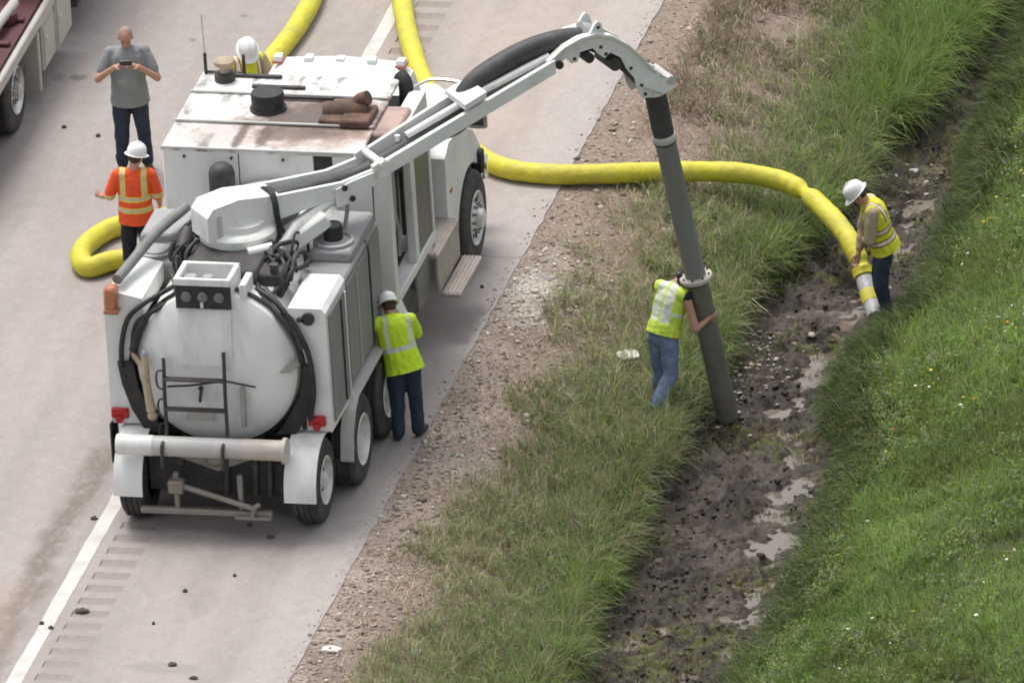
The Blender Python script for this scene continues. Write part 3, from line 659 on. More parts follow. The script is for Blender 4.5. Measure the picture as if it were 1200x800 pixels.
# hoses round the tank
hs_ = empty('hydraulic_hoses', (CX, -4.6, 2.0), truck)
def hose3(pts, r=.025, material='black_rubber'):
    part('hose', MB().tube(spline(pts, 6), r, 8), material, hs_)
hose3([(.86, -4.45, 2.72), (.72, -4.55, 2.66), (.55, -4.66, 2.58), (.36, -4.68, 2.40), (.27, -4.69, 2.10), (.25, -4.70, 1.80)], .03)
hose3([(.92, -4.5, 2.62), (.7, -4.66, 2.52), (.5, -4.70, 2.40), (.42, -4.70, 2.25), (.40, -4.72, 2.05)], .028)
hose3([(.56, -4.68, 2.42), (.48, -4.72, 2.25), (.40, -4.72, 2.02)], .05)
hose3([(.75, -4.2, 2.80), (.84, -4.35, 2.72), (.86, -4.45, 2.62), (.70, -4.62, 2.55)], .03, 'hose_rubber')
part('black_crescent', MB().prism([(.20, -4.69, 1.86), (.38, -4.70, 1.86), (.43, -4.72, 1.55), (.62, -4.74, 1.18), (.72, -4.72, 1.02), (.48, -4.70, 1.02), (.33, -4.70, 1.30), (.24, -4.70, 1.6)], (0, .05, 0)), 'black_rubber', hs_)  # black crescents across the gaps between tank and cabinets
part('black_crescent', MB().prism([(2.46, -4.69, 1.9), (2.36, -4.70, 1.92), (2.30, -4.72, 1.55), (2.12, -4.74, 1.22), (2.0, -4.72, 1.06), (2.22, -4.70, 1.06), (2.38, -4.70, 1.30), (2.47, -4.70, 1.6)], (0, .05, 0)), 'black_rubber', hs_)
hose3([(1.78, -4.35, 2.68), (2.0, -4.5, 2.62), (2.2, -4.62, 2.48), (2.36, -4.70, 2.25), (2.44, -4.71, 2.0), (2.46, -4.71, 1.6), (2.40, -4.71, 1.25)], .03)
hose3([(1.82, -4.4, 2.64), (2.05, -4.6, 2.52), (2.22, -4.69, 2.35), (2.32, -4.71, 2.1), (2.35, -4.72, 1.95)], .03)
hose3([(1.86, -4.3, 2.66), (2.08, -4.52, 2.55), (2.26, -4.66, 2.35), (2.36, -4.71, 2.12)], .035, 'hose_rubber')
hose3([(1.75, -3.6, 2.6), (1.70, -3.9, 2.66), (1.74, -4.2, 2.72), (1.90, -4.4, 2.62), (2.02, -4.2, 2.66), (2.1, -3.9, 2.75), (1.95, -3.6, 2.8)], .028)
hose3([(1.55, -3.4, 2.78), (1.75, -3.75, 2.76), (1.9, -3.95, 2.78), (2.15, -3.85, 2.72), (2.2, -3.5, 2.66)], .028)
mb = MB(); mb.box((1.72, -4.22, 2.5), (2.05, -3.85, 2.80), .03); mb.cyl((1.8, -4.2, 2.6), (1.8, -4.32, 2.6), .06); mb.cyl((1.95, -4.15, 2.8), (1.95, -4.15, 2.9), .05); part('valve_block', mb, 'dark_steel')
rc_ = random.Random(5)
for k in range(12):
    xa, ya = 1.62+rc_.random()*.5, -4.15+rc_.random()*.9; xb, yb = 1.7+rc_.random()*.45, -4.0+rc_.random()*1.0
    hose3([(xa, ya, 2.58), (xa+rc_.uniform(-.1, .1), ya+.05, 2.76), ((xa+xb)/2, (ya+yb)/2, 2.80+rc_.random()*.1), (xb, yb, 2.74), (xb, yb+.05, 2.55)], rc_.uniform(.016, .03), rc_.choice(['black_rubber', 'dark_steel', 'hose_rubber']))
for k in range(6):
    xa, ya = .62+rc_.random()*.3, -3.9+rc_.random()*.7
    hose3([(xa, ya, 2.5), (xa-.05, ya+.1, 2.72), (xa+.06, ya+.35, 2.80), (xa+.1, ya+.6, 2.6)], rc_.uniform(.016, .03), rc_.choice(['black_rubber', 'dark_steel', 'hose_rubber']))
mb = MB(); mb.cyl((1.55, -3.75, 2.84), (1.80, -3.62, 2.86), .06); part('swivel_fitting', mb, 'white_paint')
mb = MB(); mb.box((1.80, -4.36, 2.52), (1.98, -4.22, 2.66), .02); part('filter_housing', mb, 'bumper_tube')
mb = MB(); mb.box((.92, -4.28, 2.62), (1.78, -2.2, 2.84), .04); part('tank_walkway', mb, 'dark_steel', tank)

# equipment body behind the cab ---------------------------------------
bx0, bx1, by0, by1, bz0, bz1 = .05, 2.65, -1.55, .42, 1.22, 3.10
body = empty('equipment_body', (CX, -.6, 1.22), truck)
mb = MB().box((bx0+.02, by0+.03, bz0), (1.9, by1-.02, bz1-.02), .01); part('core', mb, 'dark_steel', body)
seams = [(bx0, .92), (.935, 1.80)]
for (a_, b_) in seams: part('rear_panel', MB().box((a_, by0-.01, 1.35), (b_, by0+.02, bz1), .006), 'white_paint', body)
part('rear_panel', MB().box((2.02, by0-.01, 1.75), (2.46, by0+.02, bz1-.02), .006), 'white_paint', body)
part('vent_opening', MB().box((1.805, by0+.0, 2.80), (2.015, by0+.03, bz1-.01), .004), 'black_rubber', body)
part('rear_panel', MB().box((1.805, by0-.01, 1.35), (2.015, by0+.02, 2.795), .004), 'white_paint', body)
part('corner_post', MB().prism([(2.462, by0-.03, 1.2), (2.672, by0-.03, 1.2), (2.662, by0-.03, 2.95), (2.49, by0-.03, 2.95)], (0, .16, 0)), 'white_paint', body)
part('post_foot', MB().prism([(2.40, by0-.08, 1.10), (2.74, by0-.08, 1.10), (2.68, by0-.08, 1.26), (2.46, by0-.08, 1.26)], (0, .24, 0)), 'white_paint', body)
mb = MB(); mb.box((2.46, -1.38, bz0-.02), (2.66, by1, bz0+.10)); part('sill', mb, 'white_paint', body)
part('front_post', MB().box((2.56, -.52, bz0+.1), (2.66, -.36, bz1-.05), .01), 'white_paint', body)
part('bay_back', MB().box((2.10, -1.36, bz0+.1), (2.14, -.4, bz1-.05), .01), 'black_rubber', body)
mb = MB(); mb.cyl((2.35, -1.1, 1.4), (2.35, -1.1, 2.2), .12); mb.cyl((2.3, -.75, 1.35), (2.3, -.75, 1.8), .14); mb.box((2.2, -1.25, 2.3), (2.5, -.6, 2.45)); part('pump_gear', mb, 'dark_steel', body)
for q in (((2.52, -1.3, 1.5), (2.55, -1.0, 2.1), (2.5, -.8, 2.7)), ((2.48, -1.2, 2.6), (2.55, -.9, 2.0), (2.5, -.7, 1.5))):
    part('gear_hose', MB().tube(spline(q, 6), .03, 8), 'grey_plastic', body)
part('side_panel', MB().box((2.60, -.35, bz0+.1), (2.635, by1-.06, bz1-.25), .008), 'door_grey', body, label='dark grey side panel')
part('panel_frame', MB().box((2.59, by1-.06, bz0-.1), (2.655, by1+.0, bz1-.22), .008), 'white_paint', body)
part('top_rail', MB().box((2.46, -1.38, bz1-.25), (2.65, by1, bz1-.06), .008), 'white_paint', body)
part('left_wall', MB().box((bx0-.012, by0+.02, bz0), (bx0+.02, by1, bz1-.01), .008), 'white_paint', body)
# roof sheets, each lapping over the next
for i, (ya, yb, zz) in enumerate(((-1.57, -.86, 3.12), (-.87, -.10, 3.145), (-.11, .44, 3.165))):
    mb = MB(); mb.box((bx0-.02+.01*i, ya, zz-.05), (bx1-.30, yb, zz), .012); sh = part('roof_sheet', mb, 'roof_paint', body)
    mb = MB().box((bx0-.02, ya-.012, zz-.015), (bx1-.31, ya+.02, zz+.012), .006); part('roof_lip', mb, 'bumper_tube', body)
for x in (.3, .85, 1.45): part('rivet', MB().cyl((x, by0-.03, bz1-.09), (x, by0-.005, bz1-.09), .018, n=8), 'dark_steel', body)
# scorched patch and silencer
mb = MB(); mb.cyl((1.70, -.58, 3.17), (2.20, -.50, 3.19), .12, .16, n=20); mb.tube(spline([(2.06, -.52, 3.2), (2.12, -.52, 3.31), (2.22, -.54, 3.36)], 4), .085, 14); mb.box((1.70, -.86, 3.13), (2.06, -.62, 3.20), .03); mb.box((1.95, -.90, 3.12), (2.30, -.40, 3.22), .04); part('silencer', mb, 'burnt_metal', body, label='rusty burnt silencer')
mb = MB(); mb.box((2.05, -.95, 2.95), (2.62, -.15, 3.10), .03); part('scorched_cover', mb, 'scorched_paint', body, label='heat scorched pinkish cover')
# roof fittings
mb = MB().lathe([(.21, 3.14), (.21, 3.17), (.185, 3.175), (.19, 3.33), (.18, 3.36), (.15, 3.365), (.001, 3.365)], (1.03, -.48, 0), 'z', 28); part('air_filter', mb, 'black_rubber', body)
mb = MB().lathe([(.115, 3.16), (.115, 3.25), (.06, 3.27), (.05, 3.33), (.11, 3.36), (.115, 3.41), (.06, 3.44), (.001, 3.44)], (.36, .22, 0), 'z', 24); part('vent_cap', mb, 'lever_tan', body)
mb = MB().lathe([(.118, 3.163), (.118, 3.255), (.08, 3.27), (.001, 3.27)], (.36, .22, 0), 'z', 24); part('vent_base', mb, 'dark_steel', body)
for (xa, xb, y) in ((.42, 1.0, .33), (.72, 1.34, .05), (1.08, 1.74, -.21)): part('roof_bar', MB().box((xa, y-.03, 3.165), (xb, y+.03, 3.20), .006), 'dark_steel', body)
mb = MB(); mb.cyl((.10, .38, 3.15), (.10, .38, 3.42), .02, n=8); mb.cyl((.55, .38, 3.15), (.55, .38, 3.42), .02, n=8); mb.cyl((.10, .38, 3.19), (.55, .38, 3.19), .018, n=8); part('rail_post', mb, 'dark_steel', body)
mb = MB(); mb.cyl((.10, .38, 3.40), (.09, .38, 3.9), .008, n=6); part('whip_aerial', mb, 'bumper_tube', body)
# grey domed vent in front of the rear wall
mb = MB().lathe([(.15, 2.55), (.15, 2.95), (.13, 3.02), (.08, 3.06), (.001, 3.07)], (.80, -1.85, 0), 'z', 24); part('intake_dome', mb, 'dark_steel')

# cab -------------------------------------------------------------------
cab = empty('cab', (CX, 1.1, 1.0), truck)
mb = MB().prism([(.46, .46, 1.15), (2.24, .46, 1.15), (2.24, .46, 2.45), (2.17, .46, 2.68), (2.0, .46, 2.79), (1.35, .46, 2.83), (.7, .46, 2.79), (.53, .46, 2.68), (.46, .46, 2.45)], (0, 1.30, 0)); part('cab_shell', mb, 'white_paint', cab, smooth=40)
mb = MB().prism([(.50, 1.76, 1.75), (2.20, 1.76, 1.75), (2.20, 1.76, 2.40), (2.0, 1.76, 2.66), (.70, 1.76, 2.66), (.50, 1.76, 2.40)], (0, .02, 0)); part('windscreen', mb, 'glass', cab)
mb = MB().prism([(.6, 1.70, 2.68), (2.1, 1.70, 2.68), (2.1, 1.95, 2.60), (.6, 1.95, 2.60)], (0, 0, .03)); part('sun_visor', mb, 'white_paint', cab)
for x in (.62, .98, 1.35, 1.72, 2.06):
    mb = MB().prism([(x-.05, 1.60, 2.79), (x+.05, 1.60, 2.79), (x+.04, 1.74, 2.78), (x-.04, 1.74, 2.78)], (0, 0, .07)); cl_ = part('clearance_light', mb, 'white_paint', cab); part('lamp_base', MB().box((x-.065, 1.585, 2.775), (x+.065, 1.755, 2.80), .008), 'red_tint', cl_)
part('rear_cowl', MB().prism([(.2, .45, 2.0), (2.45, .45, 2.0), (2.38, .45, 2.95), (.3, .45, 2.95)], (0, .22, 0)), 'white_paint', cab)
dr = part('cab_door', MB().box((2.241, .52, 1.18), (2.285, 1.5, 2.50), .012), 'door_grey', cab, label='dark grey cab side door')
part('door_window', MB().box((2.286, .64, 1.85), (2.294, 1.42, 2.42), .003), 'glass', dr)
part('door_frame', MB().tube([(2.30, 1.52, 1.2), (2.30, 1.52, 2.45), (2.26, 1.45, 2.55)], .025, 8), 'bumper_tube', dr)
part('grab_bar', MB().tube(spline([(2.34, .56, 1.3), (2.38, .54, 1.5), (2.38, .52, 2.2), (2.34, .54, 2.4)], 5), .018, 8), 'chrome', dr)
part('door_handle', MB().box((2.287, .60, 1.62), (2.32, .74, 1.67), .008), 'chrome', dr)
# bonnet and flared wing
mb = MB().prism([(.55, 1.76, 1.1), (2.15, 1.76, 1.1), (2.12, 1.76, 1.72), (1.95, 1.76, 1.85), (.75, 1.76, 1.85), (.58, 1.76, 1.72)], (0, 1.85, -.16)); part('bonnet', mb, 'white_paint', cab, smooth=30)
def wing(x0, x1):
    P = [(1.38, .92), (1.40, 1.75), (1.62, 1.86), (2.2, 1.80), (2.75, 1.52), (3.05, 1.20), (3.2, .85), (3.12, .85)]
    arch = [(2.46+.64*math.cos(R(a)), .555+.64*math.sin(R(a))) for a in np.linspace(20, 165, 14)]
    P += arch + [(1.80, .72), (1.40, .72)]
    return MB().prism([(x0, y, z) for y, z in P], (x1-x0, 0, 0))
for x0, x1 in ((2.1, 2.56), (.14, .6)):
    wg = part('front_wing', wing(x0, x1), 'white_paint', cab, smooth=35)
    if x0 > 2: part('side_marker', MB().ell((2.565, 1.60, 1.28), (.012, .07, .03)), 'amber_lens', wg)
mb = MB().box((.2, 3.5, .55), (2.5, 3.62, .85), .03); part('front_bumper', mb, 'chrome', cab)
mb = MB().box((2.48, 2.86, .92), (2.62, 3.0, 1.2), .02); part('head_lamp', mb, 'black_rubber', cab)
# steps
st = empty('cab_steps', (2.5, .9, .5), truck)
for (x0, x1, z) in ((2.40, 2.68, 1.02), (2.69, 2.92, .56)):
    t_ = part('tread', MB().box((x0, .34, z-.05), (x1, 1.42, z), .01), 'tread_metal', st)
    for k in range(4):
        xx = x0+.04+k*(x1-x0-.08)/3; part('tread_rib', MB().box((xx-.014, .36, z-.002), (xx+.014, 1.40, z+.012), .004), 'tread_metal', t_)
part('riser', MB().box((2.63, .36, .55), (2.675, 1.40, .97), .01), 'tread_metal', st)
part('fuel_tank', MB().cyl((2.30, -.9, .78), (2.30, .30, .78), .30, n=28), 'dark_steel')
part('step_side', MB().box((2.28, -.35, .62), (2.60, .30, 1.06), .02), 'door_grey', st)
# exhaust stack, air intake, mirror
mb = MB().cyl((2.42, .34, 2.2), (2.42, .34, 2.78), .12, n=20); ex = part('exhaust_stack', mb, 'grey_plastic')
mb = MB().tube(spline([(2.42, .40, 2.78), (2.42, .42, 3.0), (2.40, .46, 3.12), (2.33, .52, 3.18)], 5), .085, 16); part('exhaust_elbow', mb, 'black_rubber', ex)
mi = part('mirror_bracket', MB().tube(spline([(2.24, 1.50, 2.60), (2.45, 1.54, 2.68), (2.78, 1.52, 2.66), (2.86, 1.48, 2.60), (2.87, 1.46, 2.2), (2.6, 1.46, 2.0), (2.30, 1.48, 2.0)], 5), .018, 8), 'chrome')
part('mirror', MB().box((2.86, 1.38, 2.15), (3.08, 1.46, 2.70), .03), 'chrome', mi)
part('mirror_glass', MB().box((2.89, 1.372, 2.2), (3.05, 1.38, 2.6), .003), 'glass', mi)

# boom: runs in one upright plane from the turret out over the ditch ----
BO = Vector((1.35, -3.25, 0)); BD = Vector((.764, .645, 0)); BN = Vector((.645, -.764, 0))
def B(t, off, z): return BO + BD*t + BN*off + Vector((0, 0, z))
boom = empty('boom', (1.35, -3.25, 2.8), truck)
mb = MB().lathe([(.42, 2.78), (.44, 2.82), (.44, 2.93), (.40, 2.97), (.33, 2.98), (.33, 3.05)], (1.33, -3.27, 0), 'z', 36); part('turret_base', mb, 'boom_paint', boom)
mb = MB().lathe([(.46, 2.70), (.46, 2.79)], (1.33, -3.27, 0), 'z', 36); part('slew_ring', mb, 'dark_steel', boom)
mb = MB().prism([B(-.50, -.21, 2.93), B(-.50, -.21, 3.22), B(-.42, -.21, 3.32), B(-.1, -.21, 3.36), B(.42, -.21, 3.29), B(.42, -.21, 3.0), B(.1, -.21, 2.90), B(-.3, -.21, 2.86)], BN*.42); part('boom_root', mb, 'boom_paint', boom, smooth=20)
mb = MB().prism([B(-.38, .212, 2.92), B(-.38, .212, 3.22), B(-.33, .212, 3.22), B(-.33, .212, 2.90)], BN*.015); part('root_rib', mb, 'bumper_tube', boom)
def plate(off, thick, low, high, name='side_plate', material='boom_paint'):
    P = [B(t, off-thick/2, z) for t, z in low] + [B(t, off-thick/2, z) for t, z in high[::-1]]
    return part(name, MB().prism(P, BN*thick), material, boom, smooth=20)
lo1, hi1 = [(.30, 3.0), (1.2, 3.08), (1.62, 3.16)], [(.30, 3.30), (1.2, 3.25), (1.70, 3.32)]
plate(-.20, .05, lo1, hi1); plate(.20, .05, lo1, hi1); plate(0, .36, [(t, z+.01) for t, z in lo1], [(t, z+.05) for t, z in lo1], 'floor_plate')
plate(.245, .03, [(1.10, 2.98), (1.34, 3.0), (1.6, 3.15)], [(1.10, 3.2), (1.3, 3.25), (1.66, 3.30)], 'pivot_plate')
for t, z in ((1.2, 3.2), (1.29, 3.05)): part('pivot_pin', MB().cyl(B(t, .25, z), B(t, .285, z), .035, n=12), 'dark_steel', boom)
# knuckle cross piece
mb = MB().prism([B(1.58, -.24, 3.2), B(1.58, -.24, 3.36), B(1.72, -.24, 3.42), B(1.80, -.24, 3.36), B(1.76, -.24, 3.2)], BN*.05); mb.prism([B(1.58, .19, 3.2), B(1.58, .19, 3.36), B(1.72, .19, 3.42), B(1.80, .19, 3.36), B(1.76, .19, 3.2)], BN*.07); mb.cyl(B(1.7, -.27, 3.36), B(1.7, .29, 3.36), .045, n=14)
part('knuckle', mb, 'boom_paint', boom, smooth=25)
lo2, hi2 = [(1.66, 3.17), (3.95, 3.90)], [(1.70, 3.36), (3.95, 4.06)]
plate(.20, .06, lo2, hi2); plate(-.20, .05, lo2, [(1.70, 3.38), (3.10, 3.88), (3.95, 4.08)])
plate(0, .36, lo2, [(t, z+.04) for t, z in lo2], 'floor_plate')
zz = lambda t: 3.36+(t-1.7)*(4.06-3.36)/2.25
part('centre_tube', MB().tube([B(2.15, -.02, zz(2.15)), B(3.1, .02, zz(3.1)+.02), B(3.95, .08, zz(3.95))], .045, 10), 'boom_paint', boom)
mb = MB().prism([B(2.78, -.25, zz(2.78)+.05), B(3.06, -.25, zz(3.06)+.05), B(3.06, .24, zz(3.06)+.05), B(2.78, .25, zz(2.78)+.05)], (0, 0, .07)); part('saddle', mb, 'boom_paint', boom, smooth=20)
part('saddle_bolt', MB().cyl(B(2.05, -.05, zz(2.05)-.02), B(2.05, -.05, zz(2.05)+.05), .03, n=10), 'boom_paint', boom)
# suction line: rubber hose in the trough, over the head and down to a steel tube
trough = [B(.35, 0, 3.16), B(1.0, 0, 3.17), B(1.5, 0, 3.19), B(1.9, 0, 3.30), B(2.5, -.04, 3.49), B(2.9, -.06, 3.65)]
part('trough_hose', MB().tube(spline(trough, 6), .10, 14), 'hose_rubber', boom)
FOOT = at(853, 490, z=-.98); TIP = B(5.26, 0, 3.34)
COL1 = TIP.lerp(FOOT, .155); COL2 = TIP.lerp(FOOT, .575)
arc = [B(2.88, -.09, 3.70), B(3.10, -.10, 3.90), B(3.4, -.09, 4.03), B(3.75, -.07, 4.13), B(4.1, -.03, 4.17), B(4.42, 0, 4.13), B(4.72, 0, 3.95), B(4.96, 0, 3.71), B(5.13, 0, 3.50), TIP, COL1]
part('suction_hose', MB().tube(spline(arc, 7), .125, 18), 'hose_rubber', boom)
part('suction_pipe', MB().tube([COL1.lerp(COL2, -.01), COL2], .122, 24), 'pipe_grey', boom)
part('suction_pipe', MB().tube([COL2, FOOT], .128, 24), 'pipe_wet', boom)
ax = (FOOT-TIP).normalized()
def collar(p, r, h, material, name='collar'):
    part(name, MB().tube([p-ax*h, p-ax*h*.6, p+ax*h*.6, p+ax*h], [r*.93, r, r, r*.93], 26), material, boom)
collar(COL1, .142, .045, 'bumper_tube'); collar(COL1+ax*.05, .132, .02, 'black_rubber', 'gasket')
collar(COL2, .19, .03, 'beige_tube', 'flange')
part('cam_lock', MB().box(COL2+Vector((-.215, -.04, -.07)), COL2+Vector((-.17, .04, .05)), .01), 'dark_steel', boom)
for k in range(8):
    a_ = 2*math.pi*k/8; e1 = ax.orthogonal().normalized(); e2 = ax.cross(e1); c_ = COL2+(e1*math.cos(a_)+e2*math.sin(a_))*.16
    part('flange_bolt', MB().cyl(c_-ax*.05, c_+ax*.05, .013, n=6), 'dark_steel', boom)
# curved head
outer = [(3.88, 4.02), (4.10, 4.15), (4.30, 4.21), (4.50, 4.215), (4.70, 4.14), (4.90, 3.98), (5.08, 3.77), (5.20, 3.60), (5.32, 3.48)]
inner = [(3.88, 3.91), (4.12, 4.02), (4.18, 3.94), (4.26, 3.94), (4.30, 4.05), (4.46, 4.06), (4.52, 3.98), (4.60, 3.90), (4.68, 3.95), (4.80, 3.86), (4.87, 3.70), (4.97, 3.55), (5.0, 3.38), (5.06, 3.28), (5.14, 3.30)]
for off in (.15, -.15):
    P = [B(t, off-.015, z) for t, z in inner] + [B(t, off-.015, z) for t, z in outer[::-1]]
    part('head_plate', MB().prism(P, BN*.03), 'boom_paint', boom, smooth=15)
    fl = MB()
    nO = len(outer); vs = []
    for t, z in outer:
        for o_ in (off-.05, off+.05):
            for dz in (-.005, .025): vs.append(B(t, o_, z+dz))
    fs = []
    for i in range(nO-1):
        a_ = 4*i
        for (p, q) in ((0, 2), (2, 3), (3, 1), (1, 0)): fs.append((a_+p, a_+q, a_+4+q, a_+4+p))
    fs += [(0, 1, 3, 2), (4*nO-4, 4*nO-2, 4*nO-1, 4*nO-3)]
    part('head_flange', fl.add(vs, fs), 'boom_paint', boom, smooth=30)
    part('head_ear', MB().prism([B(4.36, off-.02, 4.13), B(4.66, off-.02, 4.06), B(4.58, off-.02, 4.34), B(4.54, off-.02, 4.37), B(4.50, off-.02, 4.34)], BN*.04), 'boom_paint', boom, smooth=20)
for (t, z, r) in ((4.40, 3.96, .06), (4.72, 3.80, .075), (4.02, 3.97, .05)): part('head_roller', MB().cyl(B(t, -.19, z), B(t, .2, z), r, n=16), 'dark_steel', boom)
for (t, z) in ((4.22, 3.99), (4.56, 4.05), (4.62, 3.95), (4.92, 3.70), (5.04, 3.46), (5.08, 3.34), (4.54, 4.30), (4.0, 3.98)):
    part('head_bolt', MB().cyl(B(t, .16, z), B(t, .18, z), .02, n=8), 'dark_steel', boom)
part('hose_clamp', MB().tube([B(4.38, -.02, 4.18), B(4.48, -.01, 4.145)], .15, 18), 'grey_plastic', boom)
mb = MB().prism([B(5.06, -.2, 3.44), B(5.20, -.2, 3.58), B(5.34, -.2, 3.52), B(5.46, -.2, 3.44), B(5.44, -.2, 3.36), B(5.30, -.2, 3.30)], BN*.05); mb.prism([B(5.06, .15, 3.44), B(5.20, .15, 3.58), B(5.34, .15, 3.50), B(5.46, .15, 3.42), B(5.44, .15, 3.34), B(5.30, .15, 3.30)], BN*.05)
part('tip_bracket', mb, 'boom_paint', boom, smooth=20)
part('tip_ring', MB().tube([TIP+Vector((0, 0, .10)), TIP+ax*.08], [.165, .16], 22), 'boom_paint', boom)
part('tip_eye', MB().cyl(B(5.40, -.2, 3.44), B(5.40, .21, 3.44), .055, n=14), 'bumper_tube', boom)
# lift cylinder and its cover, hydraulic lines over the root
mb = MB().tube([B(.28, .42, 2.72), B(.55, .30, 2.90), B(1.25, .12, 3.08)], [.07, .07, .05], 12); part('lift_cylinder', mb, 'boom_paint', boom)
Mr = Matrix.Translation(Vector((1.98, -3.05, 2.80))) @ Matrix.Rotation(R(38), 4, 'Z') @ Matrix.Rotation(R(-24), 4, 'Y')
part('cylinder_cover', MB().box((-.34, -.17, -.10), (.34, .17, .10), .03, Mr), 'boom_paint', boom)
for k, (a_, q) in enumerate(((.33, 0), (.36, .05))):
    part('boom_line', MB().tube(spline([B(a_, -.1, 3.28), B(a_, .12, 3.34), B(a_-.02, .26, 3.25), B(a_, .28, 3.0), B(a_+.02+q, .34, 2.75), B(a_-.05+q, .55, 2.60), (1.86+q, -4.0, 2.62)], 6), .024, 8), 'black_rubber', boom)
part('boom_line', MB().tube(spline([(1.0, -3.0, 2.62), (.86, -3.2, 2.9), (.93, -3.35, 3.05), (1.1, -3.45, 3.0)], 6), .04, 8), 'black_rubber', boom)
for t in (.9, 1.25): part('hanging_line', MB().tube(spline([B(t, .1, 3.12), B(t+.05, .1, 2.9), B(t-.02, .12, 2.6)], 5), .025, 8), 'grey_plastic', boom)

# ------------------------------------------------------------------ truck on the far lane (only its near side shows)
t2 = empty('service_truck', (-4.7, 7.0, 0)); tag(t2, 'silver service truck with flatbed and side toolboxes on the traffic lane', 'truck')
def p2(name, mb, material, parent=None, label=None, smooth=35):
    o = obj(name, mb, material, parent or t2, smooth=smooth)
    if label: o['label'] = label
    return o
XR = -3.50
wheel(-3.86, -3.57, 5.62, .50, 1, rim='rim_steel', dish=.06, inner=(-4.2, -3.92), parent=t2)
wheel(-3.86, -3.57, 4.22, .50, 1, rim='rim_steel', dish=.06, inner=(-4.2, -3.92), parent=t2)
wheel(-5.83, -5.54, 5.62, .50, -1, rim='rim_steel', dish=.06, inner=(-5.48, -5.2), parent=t2)
wheel(-3.90, -3.58, 10.3, .50, 1, rim='rim_steel', dish=.06, parent=t2)
p2('bed_frame', MB().box((-5.9, 3.0, .86), (XR-.06, 7.25, .99), .02), 'dark_steel')
p2('deck', MB().box((-5.85, 3.0, .99), (XR-.10, 7.25, 1.02), .01), 'maroon')
p2('side_rail', MB().box((XR-.055, 3.0, .90), (XR+.015, 7.22, 1.05), .015), 'box_beige')
p2('side_rail', MB().box((-5.92, 3.0, .90), (-5.86, 7.22, 1.05), .015), 'box_beige')
for y in (3.6, 4.3, 5.0, 5.7, 6.4): p2('deck_beam', MB().box((-5.8, y-.05, 1.02), (XR-.14, y+.05, 1.07), .01), 'maroon')
p2('deck_tube', MB().cyl((-3.95, 4.6, 1.16), (-3.80, 6.6, 1.16), .06), 'bumper_tube')
for k, (x, y, rr_) in enumerate(((-3.85, 6.35, .13), (-4.0, 5.55, .15), (-3.82, 5.05, .11), (-4.2, 6.0, .16))):
    p2('coiled_chain', MB().lathe([(rr_, 1.03), (rr_*1.1, 1.09), (rr_, 1.15), (rr_*.5, 1.15), (rr_*.45, 1.06)], (x, y, 0), 'z', 16), 'maroon')
p2('deck_tank', MB().cyl((-4.4, 6.2, 1.45), (-4.4, 3.4, 1.45), .40, n=28), 'white_paint')
for (ya, yb, x1, zt) in ((6.42, 6.50, XR+.0, .86), (6.62, 7.18, XR, .88), (7.22, 7.92, XR+.01, 1.22)):
    bxo = p2('toolbox', MB().box((x1-.6, ya, .30 if yb-ya > .2 else .12), (x1, yb, zt), .012), 'box_beige')
    if yb-ya > .2:
        p2('box_door', MB().box((x1, ya+.04, .34), (x1+.014, yb-.04, zt-.05), .006), 'box_beige', bxo)
        p2('box_latch', MB().box((x1+.014, ya+.10, .6), (x1+.03, ya+.16, .70), .005), 'chrome', bxo)
p2('bulkhead', MB().box((-5.9, 7.26, 1.0), (XR-.02, 7.34, 2.3), .02), 'box_beige')
p2('cab_shell', MB().prism([(-5.85, 8.3, .75), (-5.85, 8.3, 2.5), (-5.7, 8.3, 2.7), (-3.72, 8.3, 2.7), (-3.56, 8.3, 2.5), (-3.56, 8.3, .75)], (0, 2.6, 0)), 'white_paint')
p2('cab_step', MB().box((-3.9, 8.35, .34), (-3.52, 9.4, .72), .02), 'dark_steel')
p2('side_window', MB().box((-3.559, 8.6, 1.6), (-3.552, 9.7, 2.3), .003), 'glass')
p2('exhaust_stack', MB().cyl((-3.62, 8.12, .6), (-3.62, 8.12, 3.0), .08), 'chrome')
p2('bonnet', MB().box((-5.4, 10.9, .7), (-4.0, 12.0, 1.7), .08), 'white_paint')
p2('front_wing', MB().prism([(-4.0, 9.6, .62), (-4.0, 9.6, 1.0), (-4.0, 10.0, 1.2), (-4.0, 10.6, 1.2), (-4.0, 11.0, 1.0), (-4.0, 11.0, .62), (-4.0, 10.85, .62), (-4.0, 10.75, .92), (-4.0, 10.4, 1.08), (-4.0, 10.1, 1.08), (-4.0, 9.78, .9), (-4.0, 9.74, .62)], (.48, 0, 0)), 'white_paint')
p2('chassis', MB().box((-5.1, 3.1, .6), (-4.3, 11.8, .86), .02), 'dark_steel')

# ------------------------------------------------------------------ yellow hoses
def resample_noise(path, amp, seed):
    r_ = random.Random(seed); return [p + Vector((r_.uniform(-amp, amp), r_.uniform(-amp, amp), 0)) for p in path]
HR = .118
def ontop(px, py, lift=HR):
    p = on_ground(px, py) if True else None
    return at(px, py, z=p.z+lift)
front = [at(470, -60, z=HR), at(470, -10, z=HR), at(477, 35, z=HR), at(490, 80, z=HR), at(512, 125, z=HR), at(545, 168, z=HR), at(585, 195, z=HR), at(640, 204, z=HR), at(700, 204, z=.09),
         at(760, 202, z=.02), at(820, 201, z=-.06), at(870, 203, z=-.12), at(915, 212, z=-.20), at(942, 225, z=-.25), at(970, 250, z=-.32), at(992, 276, z=-.42), at(1003, 297, z=-.55), at(1010, 314, z=-.68)]
pth = spline(front, 10); nP = len(pth)
rad = []
for i in range(nP):
    t = i/(nP-1); pinch = 1 - .42*math.exp(-((t-.768)/.010)**2) - .30*math.exp(-((t-.985)/.016)**2)
    rad.append(HR*pinch*(1+.018*math.sin(i*1.7)+.022*math.sin(i*.53+1)))
